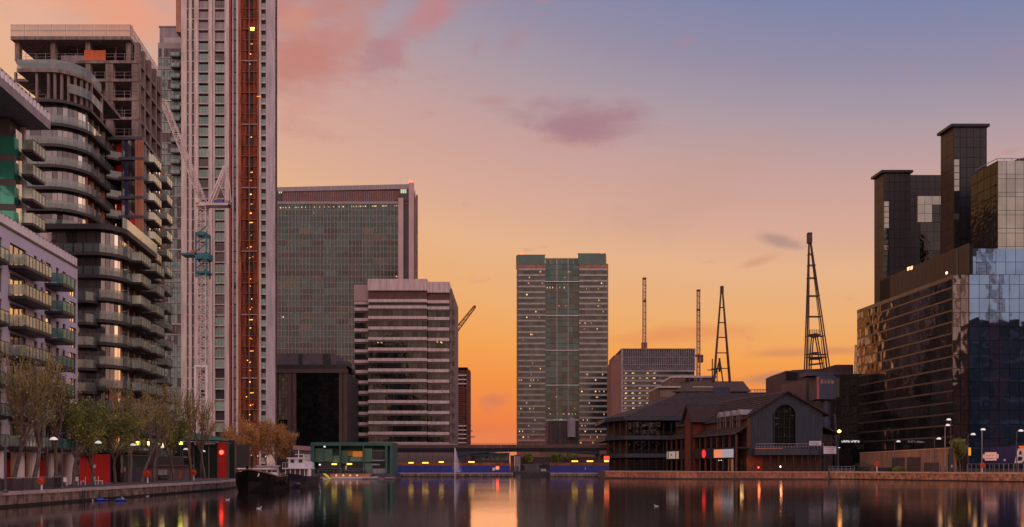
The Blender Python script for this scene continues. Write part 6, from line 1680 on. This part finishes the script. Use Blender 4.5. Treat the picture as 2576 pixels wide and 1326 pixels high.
# plain posts on the quay
def post(px, py, Y, label, w_=.14, b_=QL, m_=None):
    t = thing('post', label, 'post', (X(px,Y),Y,b_)); obj('shaft', MB().tube((0,0,0),(0,0,Z(py,Y)-b_),w_/2,w_/2*.8,8), m_ or m_pole, t); obj('base', MB().lathe([(w_,0),(w_,.15),(w_*.6,.3)],8), m_pole, t); return t
post(14, 1123, 66, 'dark post at the quay edge at the far left', .2); post(156, 1130, 76, 'dark post in the middle of the near promenade', .16)
t = post(376, 1112, 118, 'slim post with yellow light in front of the orange lit trees', .1); obj('lamp', MB().box(-.22,-.2,Z(1120,118)-QL,.22,.2,Z(1111,118)-QL), m_lampyel, t)
t = post(411, 1104, 124, 'slim post with tall yellow light strip beside the green canopy', .1); obj('lamp', MB().box(-.1,-.15,Z(1124,124)-QL,.1,.1,Z(1102,124)-QL), emit('yellow_dim', (1.0,.75,.3), 1.6), t)
t = post(454, 1112, 138, 'slim post with yellow green light under the green canopy', .1); obj('lamp', MB().box(-.28,-.2,Z(1118,138)-QL,.28,.2,Z(1110,138)-QL), m_lampyel, t)
def right_lamp(px, py, poff, Y, label, kind='dome'):
    H_ = Z(py,Y)-QR; t = thing('street_lamp', label, 'street lamp', (X(px,Y)+poff,Y,QR), 0, 'lamps along the right quay')
    obj('pole', MB().tube((0,0,0),(0,0,H_-.4),.1,.07,8), m_pole if kind != 'pale' else m_greyclad, t)
    mb = MB(); pts = [(0,0,H_-.4),(-poff*.3,0,H_+.05),(-poff,0,H_+.1)]
    for a, c in zip(pts, pts[1:]): mb.tube(a, c, .05, .05, 6)
    obj('arm', mb, m_pole, t); obj('shade', MB().lathe([(0,.34),(.3,.28),(.46,.1),(.5,-.08),(.4,-.12),(0,-.14)],14), m_shade, t, (-poff,0,H_-.1))
    l = bpy.data.lights.new('lamp_glow','POINT'); l.energy = 22; l.color = (1.0,.42,.16); l.shadow_soft_size = .4; lo = bpy.data.objects.new('lamp_glow', l); COL.objects.link(lo); lo.parent = t; lo.location = (-poff,-.8,H_-.7)
right_lamp(2260,1110,-.95,209,'domed lamp over the brown wall, left of the dark doors'); right_lamp(2361.7,1103,-1.0,190,'domed lamp over the brown wall, right of the dark doors')
right_lamp(2384,1069,-.6,189,'pale tall lamp post right of the brown wall','pale'); right_lamp(2386.7,1055,.45,187,'tallest dark lamp post beside the pale one')
right_lamp(2448,1092,-1.15,184,'domed lamp left of the navy billboard'); right_lamp(2473,1080,-.25,181,'pale lamp post at the left edge of the navy billboard','pale'); right_lamp(2568,1083,-.9,173,'domed lamp at the right edge above the billboard')
t = post(2110, 1088, 215, 'post with bright orange lamp right of the tavern', .14, QR); obj('lamp', MB().lathe([(0,-.45),(.4,-.25),(.48,.1),(0,.45)],10), emit('bright_orange_lamp', (1.0,.36,.07), 8), t, (0,-.3,Z(1085,215)-QR))
l = bpy.data.lights.new('lamp_glow','POINT'); l.energy = 50; l.color = (1.0,.4,.12); l.shadow_soft_size = .4; lo = bpy.data.objects.new('lamp_glow', l); COL.objects.link(lo); lo.parent = t; lo.location = (0,-1.2,Z(1085,215)-QR)
# warm lights under the tavern eaves, on its posts
for i, (px, py, Y, e_, c_) in enumerate(((1758,1168,246,160,(1,.32,.1)),(1800,1168,232,160,(1,.25,.1)),(1862,1166,214,160,(1,.5,.2)),(1905,1176,207.5,60,(1,.2,.06)),(1960,1174,208,50,(1,.3,.12)))):
    t = thing('wall_lantern', 'small warm lantern on a post at the tavern front, %s' % ('beside the red brick bay','below the red roundel sign','below the orange blue sign','before the red brick wall','under the balcony')[i], 'lantern', (X(px,Y),Y-1.0,QR)); h_ = Z(py,Y)-QR
    obj('post', MB().bar((0,.2,0),(0,.2,h_+.3),.08), m_timber, t); obj('glass', MB().lathe([(0,-.2),(.14,-.15),(.18,.1),(0,.25)],8), m_lampwarm if i != 3 else m_lampred, t, (0,0,h_))
    l = bpy.data.lights.new('lantern_glow','POINT'); l.energy = e_; l.color = c_; l.shadow_soft_size = .3; lo = bpy.data.objects.new('lantern_glow', l); COL.objects.link(lo); lo.parent = t; lo.location = (0,-.6,h_)

# ------------------------------------------------------------------ right quay: wall, billboard, railings
Wl = Face(2163, 228, X(2403,193)-X(2163,228), 193-228); WL = Wl.s(2403)
Rw = thing('retaining_wall', 'plain brown wall with two dark doors along the right quay', 'wall', Wl.loc, Wl.rz); m_rw = mat('brown_wall_lamp_tinted', (0.36,0.19,0.12), .85, rand=.08, streak=.12)  # brown panels with the lamps' orange light put into their colour
n_ = 12
for i in range(n_):
    a, c = WL*i/n_, WL*(i+1)/n_; z0_, z1w = 6.9+.7*i/n_, 6.9+.7*(i+1)/n_
    obj('wall_panel', MB().prism_y([(a+.02,QR),(c-.02,QR),(c-.02,z1w),(a+.02,z0_)],0,.4), m_rw, Rw)
obj('coping', MB().prism_y([(0,6.9),(WL,7.6),(WL,7.8),(0,7.1)],-.1,.5), m_copingr, Rw)
for a, c in ((2245,2276),(2282,2316)): bx('steel_door', Rw, mat('steel_door', (0.09,0.06,0.055), .6), Wl.s(a), -.12, QR, Wl.s(c), .02, 5.6)
bx('vent_panel', Rw, m_dusky, Wl.s(2325), -.1, QR, Wl.s(2362), .02, 4.2)
for px, h_ in ((2213,2.0),(2222,2.0),(2170,2.4)): 
    s0 = Wl.s(px); bx('planter', Rw, m_darkmetal2, s0, -1.6, QR, s0+3.2, -.6, QR+h_*.5)
Bl = Face(2469, 190, X(2600,178)-X(2469,190), 178-190); m_nvy = mat('billboard_navy', (0.022,0.028,0.11), .5)
Bd = thing('billboard', 'navy billboard with white lettered panel, big white B and orange corner', 'billboard', Bl.loc, Bl.rz); BLw = Bl.s(2640)
zb0, zb1 = Z(1166,186), Z(1124,186)
nb_ = 7
for i in range(nb_): bx('board_panel', Bd, m_nvy, BLw*i/nb_+.01, 0, zb0, BLw*(i+1)/nb_-.01, .15, zb1)
for i in range(7): bx('post', Bd, m_darkmetal2, BLw*i/6.2, .16, QR, BLw*i/6.2+.15, .3, zb1)
m_pinkw = emit('lit_pinkish_panel', (0.9,0.42,0.34), .35, (0.6,0.35,0.3)); a, c = Bl.s(2478), Bl.s(2507)
zm_ = Z(1148,186)
bx('poster', Bd, m_pinkw, a, -.06, zm_-.95, c, 0, zm_+.95); bx('poster_tab', Bd, m_pinkw, a-.55, -.05, zm_-.45, a-.08, 0, zm_+.5); bx('poster_tab', Bd, m_pinkw, c+.08, -.05, zm_-.45, c+.5, 0, zm_+.5)
for i in range(6): bx('lettering', Bd, m_brown, a+.3+i*.36, -.09, zm_-.55, a+.3+i*.36+(.22 if i % 3 else .3), -.06, zm_-.42)
for i in range(3): bx('lettering', Bd, m_brown, a+.35+i*.7, -.09, zm_+.1, a+.8+i*.7, -.06, zm_+.2)
bx('white_mark', Bd, m_white, Bl.s(2526), -.06, Z(1160,186), Bl.s(2526)+.35, 0, Z(1155,186))
s0 = Bl.s(2563); obj('orange_corner', MB().prism_y([(s0,zb1+.1),(s0+9,zb1+.1),(s0+9,zb0),(s0+1.6,zb0+.3)],-.07,-.01), emit('glowing_orange_print', (1.0,.17,.02), .35, (0.7,0.13,0.02)), Bd)  # orange print brightened by a glow of its own
tcu = bpy.data.curves.new('letter_b','FONT'); tcu.body = 'B'; tcu.size = 4.6; tcu.extrude = .05; tcu.offset = .03; tcu.shear = .25; tcu.materials.append(m_white)
to = bpy.data.objects.new('letter', tcu); COL.objects.link(to); to.parent = Bd; to.location = (Bl.s(2551)-.1,-.1,zb0+.1); to.rotation_euler = (pi/2,0,0)
bpy.context.view_layer.update(); _me = bpy.data.meshes.new_from_object(to); _lo, _ro = to.location[:], to.rotation_euler[:]; bpy.data.objects.remove(to); to = obj('letter', _me, None, Bd, _lo); to.rotation_euler = _ro
t = thing('kiosk_sign', 'upright yellow sign on a dark post beside the small round tree', 'sign', (X(2438,188),188,QR)); obj('post', MB().box(-.08,0,0,.08,.1,Z(1124,188)-QR), m_darkmetal, t); obj('sign_panel', MB().box(-.36,-.08,Z(1146,188)-QR,.36,0,Z(1126,188)-QR), emit('yellow_sign', (1.0,.42,.02), .5, (0.7,0.35,0.02)), t)
t = thing('dark_pillar', 'dark upright information pillar on the right quay', 'pillar', (X(2393,188),188,QR)); obj('pillar_body', MB().box(-.5,0,0,.5,.5,Z(1142,188)-QR).box(-.35,-.02,Z(1142,188)-QR,.35,.45,Z(1128,188)-QR), m_darkmetal, t); bx('notice', t, m_white, -.25, -.05, 1.1, .25, 0, 1.6)
def rail(px0, Y0, px1, Y1, b_, label, n_, m_, h_=1.15):
    f = Face(px0, Y0, X(px1,Y1)-X(px0,Y0), Y1-Y0); L = f.s(px1); t = thing('quay_railing', label, 'railing', (f.X0,Y0,b_), f.rz)
    for i in range(n_+1): bx('post', t, m_, L*i/n_-.04, 0, 0, L*i/n_+.04, .08, h_)
    for z_ in (.25,.5,.75,h_): bx('rail', t, m_, 0, .01, z_-.03, L, .07, z_+.03)
    return t
rail(2433,188,2600,172.5,QR,'grey metal railings along the right quay under the navy billboard',14,m_greyclad,1.9)
rail(2345,190,2432,186,QR,'low dark railings on the right quay before the brown wall',8,m_darkmetal2,1.3)
rail(2085,209,2150,207,QR,'pale handrail on the corner quay between tavern and right wall',6,m_greyclad,1.3)
# far lettering above a dark shop front, unreadable at this distance
Lt = thing('lit_fascia', 'row of small white lit letters on a dark shop front right of the tavern', 'sign', (X(2117,230),230,QR)); 
obj('fascia', MB().box(-1,.05,Z(1118,230)-QR,6.4,.3,Z(1104,230)-QR), m_mull, Lt); obj('shop_front', MB().box(-1,.4,0,6.4,.8,Z(1118,230)-QR), m_dglass, Lt)
x = .05
for i, w_ in enumerate((.55,.35,.5,.45,.4,.0,.5,.55,.35,.6,.45)):
    if w_: 
        z_ = Z(1112.5,230)-QR; obj('letter', MB().box(x,-.02,z_,x+.09,.04,z_+.5).box(x,-.02,z_+(.41 if i % 2 else 0),x+w_-.1,.04,z_+(.5 if i % 2 else .09)).box(x+w_-.2,-.02,z_,x+w_-.11,.04,z_+(.5 if i % 3 else .3)), emit('white_letter', (.8,.78,.8), .7), Lt)
    x += (w_ or .35)
bx('lit_strip', Lt, m_lampwhite, -2.2, -.02, Z(1127,230)-QR, -.4, .03, Z(1125.5,230)-QR)

# ------------------------------------------------------------------ trees
m_bark = mat('tree_bark', (0.16,0.105,0.08), .9, var=.3, scale=3); m_barkl = mat('pale_bark', (0.17,0.125,0.11), .9, var=.3, scale=3)
def leafmat(name, a, c):
    m = mat(name, a, .8, var=.25, scale=.5, isl=.45); return m
m_leafb = leafmat('leaves_brown', (0.31,0.235,0.075), 0); m_leafo = leafmat('leaves_olive', (0.22,0.22,0.045), 0); m_leafr = leafmat('leaves_rust', (0.44,0.215,0.06), 0); m_leafg = leafmat('leaves_green', (0.03,0.05,0.015), 0)
def tree(name, label, x, y, b_, h, spread, leafm, nleaf=2600, lean=0.0, seed=1, bark=None, lowf=.32, lsize=.11, twigs=True, up=.5, group=None):
    r = random.Random(seed); t = thing(name, label, 'tree', (x,y,b_), 0, group)
    tr = MB(); tw = MB(); tips = []
    def grow_(p, d, L, rad, lev):
        n = 3; q_ = p
        for i in range(n):
            d = (d + Vector((r.gauss(0,.10),r.gauss(0,.10),.06 if lev else 0))).normalized(); e_ = q_+d*(L/n); r2 = rad*(1-.28*(i+1)/n)
            (tr if lev < 3 else tw).tube(q_, e_, rad*(1-.28*i/n), r2, 6 if lev < 2 else 4 if lev < 3 else 3); q_ = e_
            if lev >= 2: tips.append((q_, L))
            if lev and i < n-1 and lev < 4 and r.random() < .75:
                sd = (d+Vector((r.gauss(0,.7),r.gauss(0,.7),r.uniform(0,.5)))).normalized(); grow_(q_, sd, L*.62, rad*.45, lev+1)
        if lev < 4:
            k = r.choice((3,4)) if lev == 0 else r.choice((2,3))
            a0 = r.uniform(0,6.28)
            for j in range(k):
                a = a0+j*6.28/k+r.uniform(-.4,.4); s = spread*(1.0 if lev == 0 else .75)
                nd_ = (d*up*1.6+Vector((math.cos(a)*s,math.sin(a)*s,up*.6))).normalized(); grow_(q_, nd_, L*r.uniform(.62,.85) if lev else h*r.uniform(.24,.30), rad*.62, lev+1)
    grow_(Vector((0,0,0)), Vector((lean,0,1)).normalized(), h*lowf, h*.017+.03, 0)
    obj('trunk', tr, bark or m_bark, t)
    cr = MB(); cr.v, cr.f = tw.v, tw.f
    for i in range(nleaf):
        p, L = r.choice(tips); s_ = lsize*r.uniform(.6,1.5); c = p+Vector((r.gauss(0,.32),r.gauss(0,.32),r.gauss(-.05,.36)))*(h/12)
        u = Vector((r.gauss(0,1),r.gauss(0,1),r.gauss(0,1))).normalized()*s_; w_ = u.orthogonal().normalized()*s_*.7
        cr.quad(c-u, c+w_, c+u, c-w_)
    obj('crown', cr, leafm, t); return t
tl = [(80,80,13.0,.42,m_leafb,2200,.04,'near plane tree with forked trunk before the lilac block',1,m_barkl),
      (30,77,12.0,.45,m_leafb,1300,.0,'sparse tree at the far left before the lilac block',2,None),
      (140,86,12.5,.40,m_leafb,2300,-.05,'sparse tree between lilac block columns and the red boards',3,None),
      (184,90,11.0,.5,m_leafo,5000,.05,'bushy olive tree with slim trunk before the red boards',4,m_barkl),
      (240,95,11.0,.55,m_leafo,5000,.0,'bushy olive tree right of the domed lamp on the red boards',5,None),
      (290,98,10.6,.55,m_leafo,4600,.0,'olive brown tree before the navy hoarding',6,None),
      (326,101,11.5,.42,m_leafb,3200,.10,'leaning brown tree with pale trunk right of the navy hoarding',7,m_barkl),
      (357,106,11.5,.42,m_leafb,3400,.03,'brown tree with straight pale trunk left of the kiosk',8,m_barkl),
      (389,110,12.6,.42,m_leafb,3400,-.02,'tall brown tree in front of the kiosk',9,m_barkl),
      (438,118,11.0,.5,m_leafo,4600,.0,'olive tree in front of the green wing',10,None),
      (482,127,13.0,.36,m_leafb,2600,.0,'slender brown tree left of the crane mast foot',11,None),
      (515,140,13.6,.40,m_leafb,2800,.0,'thin brown tree in front of the crane mast foot',12,None)]
for px, Y, h, sp_, lm, nl, ln_, lab, sd_, bk_ in tl:
    tree('tree', lab, X(px,Y), Y, QL, h*(.96 if lm is m_leafb else .86), sp_*(.8 if lm is m_leafb else .95), lm, int(nl*(.45 if lm is m_leafb else .8)), ln_, sd_, bk_, lsize=(.085 if lm is m_leafb else .10), group='trees along the left promenade')
for i, (px, Y, h, lab) in enumerate(((612,172,11.5,'rust coloured tree, leftmost behind the black barge'),(640,186,13.0,'rust coloured tree behind the barge cabin'),(668,194,12.5,'rust coloured tree above the barge stern'),(700,204,12.2,'rust coloured tree above the tug bow'),(724,212,11.0,'rust coloured tree, rightmost beside the dark office'),(590,166,8.5,'low rust coloured tree beside the red pylon'))):
    tree('tree', lab, X(px,Y), Y, QL, h*.95, .55, m_leafr, 5200, 0, 30+i, None, .30, .13, group='rust coloured trees behind the boats')
tree('tree', 'small round tree on the right quay left of the yellow sign', X(2416,191), 191, QR, 7.2, .5, m_leafo, 2600, 0, 51, None, .35, .16)
for i, (px, Y, lab) in enumerate(((1405,345,'dim tree left of two under the bridge'),(1440,350,'dim tree right of two under the bridge'),(1330,352,'dim tree behind the pontoon under the bridge'))): tree('tree', lab, X(px,Y), Y, QL, 7.5, .6, m_leafo, 1600, 0, 60+i, None, .3, .3)
def shrub(px, Y, w_, h_, b_, lab, lm):
    r = random.Random(int(px)); t = thing('shrub', lab, 'shrub', (X(px,Y),Y,b_)); mb = MB(); st = MB()
    for i in range(9): a = r.uniform(0,6.28); st.tube((0,0,0),(math.cos(a)*w_*.4,math.sin(a)*w_*.2,h_*.7),.04,.02,4)
    obj('stems', st, m_bark, t)
    for i in range(700):
        a, q_ = r.uniform(0,6.28), r.random()**.5; c = Vector((math.cos(a)*q_*w_/2, math.sin(a)*q_*w_/4, r.random()*h_*(1.05-q_*.5))); u = Vector((r.gauss(0,1),r.gauss(0,1),r.gauss(0,1))).normalized()*.12; w2 = u.orthogonal().normalized()*.1
        mb.quad(c-u,c+w2,c+u,c-w2)
    obj('leaves', mb, lm, t)
shrub(2172,209,6,2.9,QR,'dark green shrub at the corner of the right quay',m_leafg); shrub(2318-70,208,3.2,1.5,QR,'low shrub before the left dark door',m_leafg); shrub(2262,205,3.5,1.6,QR,'low olive shrub between the dark doors',m_leafo)

# ------------------------------------------------------------------ the quarter behind the viewer (it shows in the mirror glass)
m_south = mat('south_block_wall', (0.035,0.03,0.03), .7, var=.2); m_southw = glass('south_block_glass', (0.05,0.06,0.06), .2, .4)
for i, (x0, x1, y0, h, lab) in enumerate(((262,296,-62,84,'tall dark block south of the dock behind the viewer'),(206,261,-70,52,'mid height dark block south of the dock'),(150,204,-66,44,'lower dark block south of the dock'),(298,350,-75,66,'dark slab block far right behind the viewer'),(352,440,-70,50,'long dark block farthest right behind the viewer'),(60,148,-75,30,'low dark block straight behind the viewer'))):
    t = thing('office_block', lab, 'building', (x0,y0,QR)); obj('wall', MB().box(0,-18,0,x1-x0,0,h), m_south, t)
    n_ = int(h/4)
    for k in range(n_): bx('window_band', t, m_southw if k % 3 else m_greyclad, 1, .02, k*4+1.2, x1-x0-1, .1, k*4+3.0)
m_cr = mat('red_crane_paint', (0.55,0.10,0.10), .6); 
for x0, h, lab in ((271,124,'red tower crane with high mast behind the viewer'),(251,112,'second red tower crane behind the viewer, left of the tall block')):
    Ks = thing('tower_crane', lab, 'crane', (x0,-58,QR)); lattice((0,0,0),(0,0,h),3.6,3.6,36,m_cr,Ks,'mast',.34); lattice((0,0,h),(16,0,h+26),3,2,12,m_cr,Ks,'jib',.35); obj('counterweight', MB().box(-9,-2,h-3,-4,2,h+1), m_greyclad, Ks)
